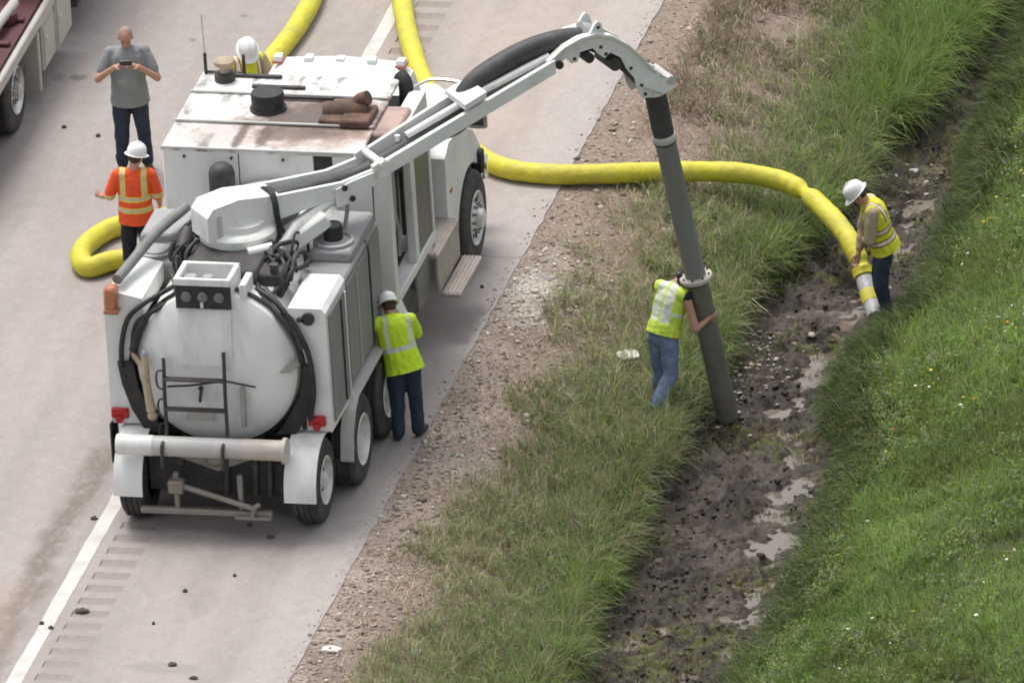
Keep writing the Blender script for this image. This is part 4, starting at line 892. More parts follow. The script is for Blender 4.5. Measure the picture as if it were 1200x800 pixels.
hose = empty('discharge_hose', at(640, 204, z=0)); tag(hose, 'yellow lay-flat hose running round the cab and down into the muddy ditch', 'hose')
obj('hose_body', MB().tube(pth, rad, 20), 'yellow_hose', hose, smooth=60)
NZ = [pth[-1], at(1013, 325, z=-.76), at(1018, 343, z=-.86), at(1022, 356, z=-.93), at(1026, 372, z=-1.0)]
obj('hose_tail', MB().tube(spline([NZ[0]-Vector((0, 0, -.02)), NZ[0].lerp(NZ[1], .5), NZ[1]], 6), [.085]+[.125]*11+[.10], 18), 'yellow_hose', hose, smooth=60)
obj('tape_wrap', MB().tube([NZ[1], NZ[1].lerp(NZ[2], .5), NZ[2]], [.10, .107, .098], 18), 'tape_grey', hose)
obj('hose_tail', MB().tube([NZ[2], NZ[2].lerp(NZ[3], .5), NZ[3]], [.108, .116, .105], 18), 'yellow_hose', hose)
obj('nozzle', MB().tube([NZ[3], NZ[4]], [.10, .095], 18), 'tape_grey', hose)
back = [at(372, -60, z=HR), at(368, -10, z=HR), at(350, 28, z=HR), at(320, 68, z=HR), (-1.10, 6.9, HR), (-1.12, 5.6, HR), (-1.0, 4.1, HR), (-1.12, 3.2, HR), at(150, 262, z=HR), at(118, 274, z=HR), at(95, 296, z=HR), at(103, 313, z=HR), at(135, 305, z=HR), (-.85, 2.15, HR), (-.42, 2.7, HR), (-.25, 3.6, HR)]
hose2 = obj('supply_hose', MB().tube(spline(back, 12), HR*1.02, 20), 'yellow_hose', None, (-1.1, 4.1, 0), smooth=60)
tag(hose2, 'yellow lay-flat hose looping on the concrete beside the orange vest worker', 'hose')

# ------------------------------------------------------------------ people
def bake(name, mb, voxel, smooth_it, noise_amp=0, seed=0):
    me = bpy.data.meshes.new(name+'_raw'); me.from_pydata(mb.v, [], mb.f)
    bm = bmesh.new(); bm.from_mesh(me); bmesh.ops.recalc_face_normals(bm, faces=bm.faces); bm.to_mesh(me); bm.free()
    o = bpy.data.objects.new('raw', me); C.objects.link(o)
    r = o.modifiers.new('r', 'REMESH'); r.mode = 'VOXEL'; r.voxel_size = voxel
    s = o.modifiers.new('s', 'SMOOTH'); s.factor = .5; s.iterations = smooth_it
    dg = bpy.context.evaluated_depsgraph_get(); out = bpy.data.meshes.new_from_object(o.evaluated_get(dg)); out.name = name
    bpy.data.objects.remove(o)
    n = len(out.vertices); co = np.empty(n*3); out.vertices.foreach_get('co', co); co = co.reshape(-1, 3)
    if noise_amp:
        nr = np.empty(n*3); out.vertices.foreach_get('normal', nr); nr = nr.reshape(-1, 3)
        q = fbm(co[:, 0]*1.3+co[:, 1]+seed, co[:, 2]*.8+co[:, 1]*.5+40, 9, 3, seed % 8)-.5
        co = co + nr*q[:, None]*noise_amp; out.vertices.foreach_set('co', co.ravel())
    out.polygons.foreach_set('use_smooth', np.ones(len(out.polygons), bool)); out.update()
    return out, co
V = Vector
STAND = dict(pelvis=(0, 0, .96), chest=(0, .01, 1.30), neck=(0, 0, 1.50), head=(0, .03, 1.665), look=(0, 1, 0), headup=(0, 0, 1),
             shL=(-.19, 0, 1.46), shR=(.19, 0, 1.46), elL=(-.25, .0, 1.16), elR=(.25, .0, 1.16), wrL=(-.26, .08, .92), wrR=(.26, .08, .92),
             hipL=(-.095, 0, .93), hipR=(.095, 0, .93), knL=(-.11, .02, .50), knR=(.11, .02, .50), anL=(-.12, -.02, .09), anR=(.12, -.02, .09),
             toeL=(-.15, .16, .035), toeR=(.15, .16, .035), handL=None, handR=None)
def person(label, loc, face, over, outfit, scale=1., group=None):
    J = dict(STAND); J.update(over); th = math.atan2(-face[0], face[1]); M = Matrix.Rotation(th, 3, 'Z')
    root = empty('person', loc); tag(root, label, 'person', group)
    def w(p): return M @ (V(p)*scale)
    K = {k: (w(v) if v is not None else None) for k, v in J.items()}
    sp_ = (K['neck']-K['pelvis']).normalized(); sd_ = (K['shR']-K['shL']).normalized(); fr_ = sp_.cross(sd_)*1.0
    fr_ = -fr_ if fr_.dot(M @ V((0, 1, 0))) < 0 else fr_
    hd = M @ V(J['look']).normalized(); hu = M @ V(J['headup']); hu = (hu-hd*hu.dot(hd)).normalized(); hr = hd.cross(hu)
    HM = Matrix((hr, hd, hu)).transposed(); hc = K['head']; s = scale; wide = outfit.get('wide', 1.06)
    hp = lambda x, y, z: hc + HM @ (V((x, y, z))*s)
    # body --------------------------------------------------
    b = MB()
    b.cap(K['pelvis'], K['pelvis'].lerp(K['chest'], .5), .145*s*wide, .135*s*wide, sd_, .72)
    b.cap(K['pelvis'].lerp(K['chest'], .4), K['chest']+sp_*.06*s, .14*s*wide, .165*s*wide, sd_, .66)
    b.cap(K['shL'], K['shR'], .062*s, .062*s); b.cap(K['chest']+sp_*.1*s, K['neck'], .10*s, .062*s, sd_, .9); b.cap(K['neck']-sp_*.02*s, hp(0, -.02, -.04), .058*s, .055*s)
    b.ell(hp(0, -.008, .025), (.076*s, .094*s, .098*s), HM); b.ell(hp(0, .022, -.045), (.058*s, .07*s, .075*s), HM)
    b.cap(hp(0, .088, .02), hp(0, .108, -.022), .010*s, .016*s)
    for e in (-1, 1): b.ell(hp(e*.078, -.005, -.005), (.012*s, .022*s, .034*s), HM)
    for e, q in (('L', -1), ('R', 1)):
        b.cap(K['sh'+e], K['el'+e], .056*s, .045*s); b.cap(K['el'+e], K['wr'+e], .044*s, .029*s)
        b.cap(K['hip'+e], K['kn'+e], .088*s*wide, .06*s); b.cap(K['kn'+e], K['an'+e], .06*s, .042*s); b.cap(K['an'+e]-V((0, 0, .04)), K['toe'+e], .043*s, .034*s)
        # hand
        d = (K['hand'+e].normalized() if K['hand'+e] else (K['wr'+e]-K['el'+e]).normalized())
        inw = (fr_*.3 - sd_*q); inw = (inw-d*inw.dot(d)).normalized()          # palm faces here
        ac = d.cross(inw); ac = ac if ac.dot(fr_) > 0 else -ac                 # across the palm, thumb side
        W = K['wr'+e]; b.cap(W, W+d*.075*s, .030*s, .036*s, ac, .5)
        for f_, (a_, l_) in enumerate(((.030, .85), (.011, 1.), (-.010, .95), (-.029, .75))):
            p0 = W+d*.085*s+ac*a_*s; p1 = p0+(d*.8+inw*.5)*.042*s*l_; p2_ = p1+(d*.35+inw*.9)*.036*s*l_
            b.cap(p0, p1, .0105*s, .0095*s, n=8); b.cap(p1, p2_, .0095*s, .0085*s, n=8)
        p0 = W+d*.025*s+ac*.032*s; p1 = p0+(d*.7+ac*.7+inw*.3)*.04*s; b.cap(p0, p1, .012*s, .0105*s, n=8); b.cap(p1, p1+(d*.8+inw*.5)*.03*s, .0105*s, .009*s, n=8)
    me, co = bake('body', b, .0085, 3); me.materials.append(MATS[outfit.get('skin', 'skin')]); o = bpy.data.objects.new('body', me); link(o, root, loc)
    def child(name, mb, material, voxel=.011, it=4, na=.02, seed=1, tl=False, cut=None):
        me, co = bake(name, mb, voxel, it, na, seed)
        if cut is not None:          # trim to a clean hem
            bm = bmesh.new(); bm.from_mesh(me)
            bmesh.ops.bisect_plane(bm, geom=bm.verts[:]+bm.edges[:]+bm.faces[:], plane_co=K['pelvis']+sp_*cut, plane_no=sp_, clear_inner=True)
            bm.to_mesh(me); bm.free(); co = np.empty(len(me.vertices)*3); me.vertices.foreach_get('co', co); co = co.reshape(-1, 3)
        me.materials.append(MATS[material])
        if tl:
            rel = co-np.array(K['pelvis']); A = np.stack([rel@np.array(sd_), rel@np.array(fr_), rel@np.array(sp_)], 1)/s
            at_ = me.attributes.new('tl', 'FLOAT_VECTOR', 'POINT'); at_.data.foreach_set('vector', A.astype(np.float32).ravel())
        o = bpy.data.objects.new(name, me); link(o, root, loc); return o
    # trousers
    b = MB(); g = outfit.get('baggy', .018)*s
    b.cap(K['pelvis'], K['pelvis']+sp_*.06*s, .150*s*wide+g*.5, .145*s*wide+g*.3, sd_, .74)
    for e in 'LR':
        b.cap(K['hip'+e].lerp(K['kn'+e], .08), K['kn'+e], .083*s*wide+g*.7, .064*s+g); b.cap(K['kn'+e], K['an'+e].lerp(K['kn'+e], .02), .064*s+g, .052*s+g)
    child('trousers', b, outfit['trousers'], seed=3, na=.03)
    # shoes
    for e in 'LR':
        b = MB(); b.cap(K['an'+e]-V((0, 0, .035)), K['toe'+e]+V((0, 0, .012)), .05*s, .042*s, sd_, 1.); b.cap(K['an'+e]+V((0, 0, .05)), K['an'+e]-V((0, 0, .03)), .05*s, .05*s)
        child('boot', b, 'boot', na=0)
    # shirt under, then vest
    def torso(g, inset=0.):
        b = MB()
        b.cap(K['pelvis']-sp_*.22*s, K['pelvis']+sp_*.12*s, .192*s*wide+g, .160*s*wide+g, sd_, .80)
        b.cap(K['pelvis'].lerp(K['chest'], .3), K['chest']+sp_*.06*s, .152*s*wide+g, .178*s*wide+g*.7, sd_, .72)
        if outfit.get('belly'): b.ell(K['pelvis']+sp_*.16*s+fr_*.07*s, (.15*s+g, .13*s+g, .17*s+g), Matrix((sd_, fr_, sp_)).transposed())
        b.cap(K['shL'].lerp(K['shR'], inset), K['shR'].lerp(K['shL'], inset), .070*s+g*.6, .070*s+g*.6); b.cap(K['chest']+sp_*.1*s, K['neck']-sp_*.03*s, .11*s+g*.5, .075*s+g*.3, sd_, .9)
        return b
    if outfit.get('shirt'):
        b = torso(.004*s); sl = outfit.get('sleeve', .75)
        for e in 'LR':
            if sl > 0: b.cap(K['sh'+e], K['sh'+e].lerp(K['el'+e], min(sl, 1)), .078*s, .068*s)
            if sl > 1: b.cap(K['el'+e], K['el'+e].lerp(K['wr'+e], sl-1), .06*s, .046*s)
        child('shirt', b, outfit['shirt'], seed=5, na=.020, tl=True, cut=outfit.get('hem', -.02)*s + (.02 if outfit.get('vest') else 0))
    if outfit.get('vest'):
        b = torso(.030*s if outfit.get('shirt') else .012*s, 0. if outfit.get('vest_sleeve') else .10)
        if outfit.get('vest_sleeve'):
            for e in 'LR': b.cap(K['sh'+e], K['sh'+e].lerp(K['el'+e], outfit['vest_sleeve']), .085*s, .078*s)
        child('vest', b, outfit['vest'], seed=6, na=.026, tl=True, cut=outfit.get('hem', -.02)*s)
    # hair or hat
    if outfit.get('hat', True):
        b = MB(); n = 28; rings = []
        for (r_, z_) in ((1.0, .035), (1.0, .05), (.985, .08), (.93, .112), (.80, .142), (.58, .163), (.3, .174), (.02, .178)):
            rings.append([hp(.112*r_*math.cos(2*math.pi*j/n), -.008+.132*r_*math.sin(2*math.pi*j/n), z_) for j in range(n)])
        vs = [p for q in rings for p in q]; fs = [(i*n+j, i*n+(j+1) % n, (i+1)*n+(j+1) % n, (i+1)*n+j) for i in range(len(rings)-1) for j in range(n)]
        b.add(vs, fs)
        hat = MB(); hat.v = b.v; hat.f = b.f
        def brim(j):
            a = 2*math.pi*j/n; f_ = max(0, math.sin(a))**2; e_ = .022+.035*f_; return hp((.112+e_)*math.cos(a), -.008+(.132+e_)*math.sin(a), .030-.012*f_)
        def low(j):
            a = 2*math.pi*j/n; return hp(.105*math.cos(a), -.008+.125*math.sin(a), .026)
        br_ = [brim(j) for j in range(n)]; lo_ = [low(j) for j in range(n)]; up_ = rings[0]; b.add(up_+br_+lo_, [(j, (j+1) % n, n+(j+1) % n, n+j) for j in range(n)]+[(n+j, n+(j+1) % n, 2*n+(j+1) % n, 2*n+j) for j in range(n)])
        rid = [hp(0, -.008+.132*c_, z_) for c_, z_ in ((.75, .135), (.4, .172), (0, .184), (-.4, .172), (-.75, .135))]
        b.tube(rid, .012*s, 6)
        b.v = [p+V(loc) for p in map(V, b.v)]
        obj('hard_hat', b, 'hard_hat_white', root, smooth=50)
    hb = MB(); hb.ell(hp(0, -.02, .035), (.082*s, .094*s, .094*s), HM); hb.ell(hp(0, -.045, -.015), (.078*s, .062*s, .06*s), HM)
    if outfit.get('hair', 'hair_brown'): child('hair', hb, outfit.get('hair', 'hair_brown'), .01, 2, .01)
    for e in (-1, 1):
        ey = MB().ell(hp(e*.032, .082, .008)+V(loc), (.011*s, .008*s, .007*s), HM, 8, 6); obj('eye', ey, 'eye_dark', root)
    return root, K
# 1 man in grey photographing with a phone
loc = at(158, 199, z=0); loc.z = 0
g1, K = person('bareheaded man in grey shirt raising a phone with both hands', loc, (.22, -.97), dict(look=(0, .85, -.45), head=(0, .07, 1.66), neck=(0, .02, 1.50), elL=(-.33, .10, 1.16), elR=(.34, .10, 1.18), wrL=(-.13, .31, 1.40), wrR=(.13, .31, 1.41), handL=(.8, .35, .5), handR=(-.8, .35, .5), anL=(-.15, -.03, .09), anR=(.13, -.02, .09), toeL=(-.19, .15, .035), toeR=(.17, .15, .035), knL=(-.13, .02, .5)),
    dict(shirt='shirt_grey', sleeve=.66, trousers='denim_dark', hat=False, hair='hair_grey', wide=1.22, belly=True, hem=-.12, skin='skin', baggy=.02), 1.02)
mid = loc + (K['wrL']+K['wrR'])/2 + V((.012, -.07, .075)); thp = math.atan2(-.22, -.97)
Mp = Matrix.Translation(mid) @ Matrix.Rotation(thp, 4, 'Z') @ Matrix.Rotation(R(-20), 4, 'X')
ph = obj('phone', MB().box((-.075, -.005, -.038), (.075, .005, .038), .004, Mp), 'phone_black', None, mid); tag(ph, 'black phone held sideways by the man in the grey shirt', 'phone')
obj('camera_bump', MB().box((.04, .005, .005), (.068, .008, .03), .002, Mp), 'glass', ph)
# 2 orange vest
loc = at(166, 340, z=0); loc.z = 0
person('worker in orange vest and white hard hat seen from behind', loc, (-.12, .99), dict(look=(.35, .9, -.25), headup=(.18, .1, 1), head=(.035, .05, 1.66), elL=(-.30, -.02, 1.20), wrL=(-.42, .16, 1.12), handL=(-.7, .6, 0), elR=(.26, .04, 1.17), wrR=(.25, .22, 1.0), chest=(.0, .02, 1.30)),
    dict(shirt='vest_orange', sleeve=.95, vest='vest_orange', trousers='black_cloth', hem=-.08), .99)
# 3 beside the bonnet on the far side
loc = at(297, 207, z=0); loc.z = 0
person('worker in white hard hat half hidden behind the vacuum truck roof', loc, (.55, -.83), dict(look=(.1, .75, -.65), head=(0, .09, 1.63), neck=(0, .04, 1.48), elL=(-.27, .12, 1.2), wrL=(-.16, .33, 1.12), elR=(.27, .12, 1.2), wrR=(.16, .33, 1.12)),
    dict(shirt='shirt_tan', sleeve=1.8, vest='vest_yellow', trousers='denim_dark'), .99)
# 4 lime vest at the truck's side
loc = at(478, 514, z=0); loc.z = 0
person('worker in lime vest leaning on the truck beside the rear wheels', loc, (-.30, .95), dict(pelvis=(.0, -.01, .96), chest=(-.06, .06, 1.30), neck=(-.09, .13, 1.46), head=(-.11, .23, 1.57), look=(-.1, .75, -.7), shL=(-.28, .10, 1.42), shR=(.11, .08, 1.45), elL=(-.34, .30, 1.22), wrL=(-.26, .52, 1.30), elR=(.20, .24, 1.20), wrR=(.08, .46, 1.26), anL=(-.10, -.02, .09), anR=(.13, .04, .09), toeL=(-.11, .16, .035), toeR=(.22, .19, .035), knL=(-.09, .03, .5), knR=(.12, .05, .5)),
    dict(shirt='lime', sleeve=.95, vest='vest_lime', vest_sleeve=.75, trousers='denim_dark', hem=-.10, baggy=.026, wide=1.12), .985)
# 5 guiding the suction pipe
fp = on_ground(781, 482); loc = V((fp.x, fp.y, fp.z-.06))
def toward(face, p, base, sc):      # world point -> that person's own frame
    th = math.atan2(-face[0], face[1]); return Matrix.Rotation(-th, 3, 'Z') @ (V(p)-base)/sc
fc = (.42, .90); PIPE = lambda px, py: TIP.lerp(FOOT, (py-95)/(490-95.))
h1 = PIPE(0, 368)+V((.09, -.13, 0)); h2 = PIPE(0, 352)+V((-.16, -.02, 0))
person('worker with bare arms steadying the grey suction pipe in the ditch grass', loc, fc, dict(pelvis=(.02, .0, 1.0), chest=(.05, .12, 1.33), neck=(.06, .19, 1.54), head=(.115, .33, 1.60), look=(.2, .6, -.8), headup=(.2, .8, .6), shL=(-.13, .15, 1.50), shR=(.27, .14, 1.47), hipL=(-.08, 0, .96), hipR=(.11, 0, .96),
    knL=(-.10, .06, .53), knR=(.14, -.06, .55), anL=(-.14, .02, .10), anR=(.08, -.32, .20), toeL=(-.15, .20, .04), toeR=(.10, -.20, .06),
    elR=tuple(toward(fc, h1+V((-.13, -.16, -.04)), loc, 1.02)), wrR=tuple(toward(fc, h1+V((-.02, 0, .02)), loc, 1.02)), handR=(.55, .75, .25), elL=(-.12, .42, 1.33), wrL=tuple(toward(fc, h2, loc, 1.02)), handL=(.7, .6, .1)),
    dict(shirt='black_cloth', sleeve=0, vest='vest_pale', trousers='denim_blue', hat=False, hair='hair_brown', skin='skin_tan', hem=.02, baggy=.026, wide=1.08), 1.02)
# 6 in the ditch with the hose
fp = on_ground(1036, 374); loc = V((fp.x, fp.y, fp.z-.03)); fc = (-.93, -.28)
th = toward(fc, pth[-1]+V((.06, -.10, .08)), loc, 1.)
person('worker in yellow striped vest and white hard hat bending over the hose end', loc, fc, dict(pelvis=(0, -.05, .95), chest=(0, .02, 1.28), neck=(0, .11, 1.46), head=(0, .21, 1.575), look=(.0, .75, -.7), headup=(0, .6, .75), shL=(-.19, .07, 1.42), shR=(.19, .07, 1.42), hipL=(-.095, -.05, .92), hipR=(.095, -.05, .92), elL=(-.23, .12, 1.11), wrL=(th.x-.02, th.y, max(th.z, .72)), elR=(.22, .16, 1.08), wrR=(.10, .24, .80), handL=(.2, .3, -1), handR=(0, .3, -1), knL=(-.12, .02, .49), knR=(.12, .03, .49), anL=(-.13, -.06, .09), anR=(.13, -.04, .09), toeL=(-.15, .12, .035), toeR=(.15, .14, .035)),
    dict(shirt='shirt_tan', sleeve=1.75, vest='vest_yellow', trousers='denim_dark', hem=-.06, wide=1.1), 1.02)

# ------------------------------------------------------------------ vegetation, stones and other small matter
def inview(x, y, z, mx=170, my=130):
    p = np.stack([x, y, z], -1)-CAM; d = p@FW
    px = 600+FPX*(p@RT)/d; py = 400-FPX*(p@UP)/d
    return (px > -mx) & (px < 1200+mx) & (py > -my) & (py < 800+my)
def blades_object(name, material, x, y, h, az, lean, wd, colr, z=None, kind='stuff', label=None, cat=None, droop=.5):
    """leaf-sized blades: a quad and a tip, bent over towards az"""
    n = len(x); z = height(x, y)-.01 if z is None else z
    dx, dy = np.cos(az), np.sin(az); sx, sy = -dy, dx
    tw = rng.uniform(-.9, .9, n); sx, sy = sx*np.cos(tw)-sy*np.sin(tw), sx*np.sin(tw)+sy*np.cos(tw)
    l1, l2 = h*.55, h*.55; t1 = lean*.6; t2 = np.clip(lean*(1+droop*2), 0, 2.2)
    m = np.stack([x+dx*l1*np.sin(t1), y+dy*l1*np.sin(t1), z+l1*np.cos(t1)], -1)
    t = np.stack([m[:, 0]+dx*l2*np.sin(t2), m[:, 1]+dy*l2*np.sin(t2), m[:, 2]+l2*np.cos(t2)], -1)
    s = np.stack([sx*wd/2, sy*wd/2, sx*0], -1); b = np.stack([x, y, z], -1)
    v = np.stack([b-s*.8, b+s*.8, m+s, m-s, t], 1).reshape(-1, 3)
    me = bpy.data.meshes.new(name); me.vertices.add(5*n); me.vertices.foreach_set('co', v.astype(np.float32).ravel())
    i = np.arange(n)[:, None]*5; L_ = np.concatenate([i+0, i+1, i+2, i+3, i+3, i+2, i+4], 1)
    me.loops.add(7*n); me.loops.foreach_set('vertex_index', L_.astype(np.int32).ravel())
    st = (np.arange(n)[:, None]*7+np.array([0, 4])).ravel(); me.polygons.add(2*n); me.polygons.foreach_set('loop_start', st.astype(np.int32)); me.update(calc_edges=True)
    setcol(me, 'tint', np.repeat(colr, 5, 0)); me.materials.append(MATS[material])
    o = bpy.data.objects.new(name, me); link(o, None, (0, 0, 0)); tag(o, label, cat, kind=kind); return o
m, N, L, b = newmat('blade')
a = N.new('ShaderNodeAttribute'); a.attribute_name = 'tint'; L.new(a.outputs['Color'], b.inputs['Base Color']); b.inputs['Roughness'].default_value = .6; b.inputs['Specular IOR Level'].default_value = .25
tr = N.new('ShaderNodeBsdfTranslucent'); L.new(a.outputs['Color'], tr.inputs['Color']); ms = N.new('ShaderNodeMixShader'); ms.inputs[0].default_value = .38
L.new(b.outputs[0], ms.inputs[1]); L.new(tr.outputs[0], ms.inputs[2]); L.new(ms.outputs[0], N['Material Output'].inputs['Surface'])
GRN = np.array([.25, .305, .10]); LUSH = np.array([.205, .34, .065]); DARK = np.array([.055, .085, .025]); STRAW = np.array([.52, .45, .32]); BROWN = np.array([.28, .215, .155]); GREY = np.array([.27, .30, .18])
def pick(n, cols, probs):
    c = np.array(cols)[rng.choice(len(cols), n, p=probs)]; return c*rng.uniform(.7, 1.3, (n, 1))*rng.uniform(.92, 1.08, (n, 3))
def scatter(n, x0, x1, y0, y1):
    return rng.uniform(x0, x1, n), rng.uniform(y0, y1, n)
def tufts(n, k, rad, dens, x0, x1, y0, y1):
    """n tuft centres kept with probability dens(x, y); about k blades in each"""
    x, y = scatter(n, x0, x1, y0, y1); keep = rng.random(n) < dens(x, y); x, y = x[keep], y[keep]
    keep = inview(x, y, height(x, y)); x, y = x[keep], y[keep]
    tone = rng.uniform(.75, 1.25, len(x)); hs = rng.uniform(.6, 1.35, len(x)); a0 = rng.uniform(0, 6.28, len(x))
    a = rng.uniform(0, 6.28, (len(x), k)); r = rad*np.sqrt(rng.random((len(x), k)))
    bx = (x[:, None]+r*np.cos(a)).ravel(); by = (y[:, None]+r*np.sin(a)).ravel()
    return bx, by, a.ravel(), np.repeat(tone, k), np.repeat(hs, k), np.repeat(a0, k)
def U(x, y): return (x-ROADX)/(mud_left(y)-ROADX)
# left bank ------------------------------------------------
def dleft(x, y):
    u = U(x, y); n = fbm(x, y, .8, 3, 4)
    return np.clip((u-.33+(n-.5)*.95)*2.0, 0, 1)*(u < 1.02)*np.clip(1.25-np.clip((y-7.2)/2.2, 0, 1)*np.clip((.58-u)*4, 0, 1), 0, 1)
x, y, a, tone, hs_t, a0 = tufts(17500, 17, .08, dleft, 3.5, 6.6, -10.5, 14.5)
u = U(x, y); n = len(x); lush = np.clip((u-.55)*2.2, 0, 1)*np.clip(.5+(fbm(x, y, .6, 3, 1)-.42)*4, .15, 1); lush = np.maximum(lush, np.clip((y-6.5)/2, 0, 1)*np.clip((u-.55)*4, 0, 1))
dry = rng.random(n) > (.24+.30*np.clip(u, 0, 1)+.40*lush)
c = np.where(dry[:, None], pick(n, [STRAW, BROWN, GREY], [.5, .2, .3]), pick(n, [GRN, LUSH, GREY], [.5, .3, .2]))
far_l = np.clip((y-7)/2, 0, 1)*np.clip((u-.6)*4, 0, 1); c = c*(1-far_l[:, None]*.45)+far_l[:, None]*.45*LUSH*rng.uniform(.6, 1.15, (n, 1))
c = c*tone[:, None]
h = (.12+.23*np.clip(u, 0, 1)**1.3)*hs_t*rng.uniform(.6, 1.25, n)*(1+.5*far_l)
edge = np.clip((u-.88)*9, 0, 1); h = h*(1+.5*edge)
az = np.where(rng.random(n) < .45, a0, a); az = np.where(rng.random(n) < edge*.7, rng.normal(-.2, .6, n), az)
blades_object('bank_grass', 'blade', x, y, h, az, np.abs(rng.normal(.45, .3, n))+.1, rng.uniform(.005, .011, n), c, label='rough green and straw grass on the slope beside the gravel', cat='grass')
# dry stalks lying over the upper slope
x, y = scatter(26000, 3.35, 5.7, -10.5, 14.5); u = U(x, y); k = (rng.random(len(x)) < np.clip((u-.1)*4, .0, 1)*np.clip(1.2-u, 0.1, 1)*(.25+.75*(fbm(x, y, 1.4, 3, 6) > .5))) & inview(x, y, height(x, y)); x, y = x[k], y[k]; n = len(x)
blades_object('dead_stalks', 'blade', x, y, rng.uniform(.06, .22, n), rng.uniform(0, 6.28, n), rng.uniform(1.1, 1.6, n), rng.uniform(.005, .010, n), pick(n, [STRAW, BROWN, STRAW*1.25, BROWN*.7], [.35, .3, .15, .2]), z=height(x, y)+.006, droop=.02, label='dead straw stalks lying on the upper slope', cat='dry grass')
# right bank ------------------------------------------------
def dright(x, y): return (x > mud_right(y)-.02)*np.clip(.75+(fbm(x, y, 1.2, 3, 3)-.5)*1.5, .25, 1)
x, y, a, tone, hs_t, a0 = tufts(26000, 17, .085, dright, 6.8, 12.0, -10.5, 13)
sR = x-mud_right(y); n = len(x); nb = fbm(x, y, .55, 3, 2)
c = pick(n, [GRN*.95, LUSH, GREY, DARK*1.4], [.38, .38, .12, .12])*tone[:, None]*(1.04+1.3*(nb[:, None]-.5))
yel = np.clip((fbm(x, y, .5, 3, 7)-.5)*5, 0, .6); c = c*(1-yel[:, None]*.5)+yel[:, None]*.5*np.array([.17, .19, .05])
rim = np.exp(-(sR/.28)**2); c = c*(1-.4*rim[:, None])+.4*rim[:, None]*DARK*1.25  # rim blades tinted darker, painting in the shade of the steep bank
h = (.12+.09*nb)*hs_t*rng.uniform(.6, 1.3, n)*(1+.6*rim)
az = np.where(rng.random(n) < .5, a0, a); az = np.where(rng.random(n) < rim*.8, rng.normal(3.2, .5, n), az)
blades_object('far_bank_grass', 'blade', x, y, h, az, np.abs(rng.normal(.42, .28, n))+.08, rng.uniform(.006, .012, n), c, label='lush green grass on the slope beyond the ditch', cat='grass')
# leafy weeds mixed into the far bank and along both ditch edges
xw, yw = scatter(2600, 7.0, 11.5, -10, 12); xe = rng.uniform(-.1, .55, 1500); ye = rng.uniform(-10, 12, 1500)
xw = np.concatenate([xw, mud_right(ye)+xe]); yw = np.concatenate([yw, ye]); k = (fbm(xw, yw, .9, 3, 5) > .47) & inview(xw, yw, height(xw, yw)) & (xw > mud_right(yw)-.12); xw, yw = xw[k], yw[k]
kk = 16; hh = rng.uniform(.10, .36, len(xw)); zt = rng.random((len(xw), kk)); tone = rng.uniform(.7, 1.25, len(xw))
x = (xw[:, None]+rng.normal(0, .035, (len(xw), kk))).ravel(); y = (yw[:, None]+rng.normal(0, .035, (len(xw), kk))).ravel(); z = (height(xw, yw)[:, None]+zt*hh[:, None]).ravel(); n = len(x)
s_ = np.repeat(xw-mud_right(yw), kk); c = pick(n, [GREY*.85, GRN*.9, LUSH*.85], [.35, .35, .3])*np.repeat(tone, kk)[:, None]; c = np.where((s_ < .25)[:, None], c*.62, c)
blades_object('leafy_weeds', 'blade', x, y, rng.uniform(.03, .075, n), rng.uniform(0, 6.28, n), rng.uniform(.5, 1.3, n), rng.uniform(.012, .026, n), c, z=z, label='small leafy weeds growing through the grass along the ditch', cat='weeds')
# reeds overhanging the ditch: long leaves tinted dark to paint the shade on the cut faces
ye = rng.uniform(-10, 13, 9000); sd_w = rng.random(9000) < .72
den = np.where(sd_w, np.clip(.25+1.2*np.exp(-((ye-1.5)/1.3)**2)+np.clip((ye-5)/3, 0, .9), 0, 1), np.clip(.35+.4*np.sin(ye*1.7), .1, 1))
x = np.where(sd_w, mud_right(ye)+rng.normal(-.02, .10, 9000), mud_left(ye)+rng.normal(-.06, .09, 9000)); k = (rng.random(9000) < den) & inview(x, ye, height(x, ye)); x, y, sd2 = x[k], ye[k], sd_w[k]
kk = 9; n = len(x)*kk; x = (x[:, None]+rng.normal(0, .05, (len(x), kk))).ravel(); y = (y[:, None]+rng.normal(0, .05, (len(y), kk))).ravel(); sd2 = np.repeat(sd2, kk)
az = np.where(sd2, rng.normal(3.3, .8, n), rng.normal(-.1, .8, n))
blades_object('ditch_reeds', 'blade', x, y, rng.uniform(.18, .48, n), az, rng.uniform(.4, 1.1, n), rng.uniform(.007, .014, n), pick(n, [DARK, DARK*1.5, GRN*.8, STRAW*.6], [.45, .3, .2, .05]), label='overhanging reeds tinted dark for shade along the muddy ditch edges', cat='reeds')
# algae, rushes and flattened leaves in the mud
x, y = scatter(30000, 5.3, 7.5, -10, 13); inn = zones(x, y)[2]; k = (inn > .5) & (fbm(x, y, 1.1, 3, 7) > .485) & (fbm(x, y, 6, 2, 1) > .46) & inview(x, y, height(x, y)); x, y = x[k], y[k]; n = len(x)
blades_object('ditch_debris', 'blade', x, y, rng.uniform(.03, .12, n), rng.uniform(0, 6.28, n), rng.uniform(.9, 1.6, n), rng.uniform(.006, .016, n), pick(n, [np.array([.14, .14, .03]), GRN*.7, BROWN*.5, BROWN*.8], [.3, .2, .3, .2]), z=np.maximum(height(x, y)+.005, WATER+.004), droop=.05, label='flattened weeds and algae scattered over the ditch mud', cat='debris')
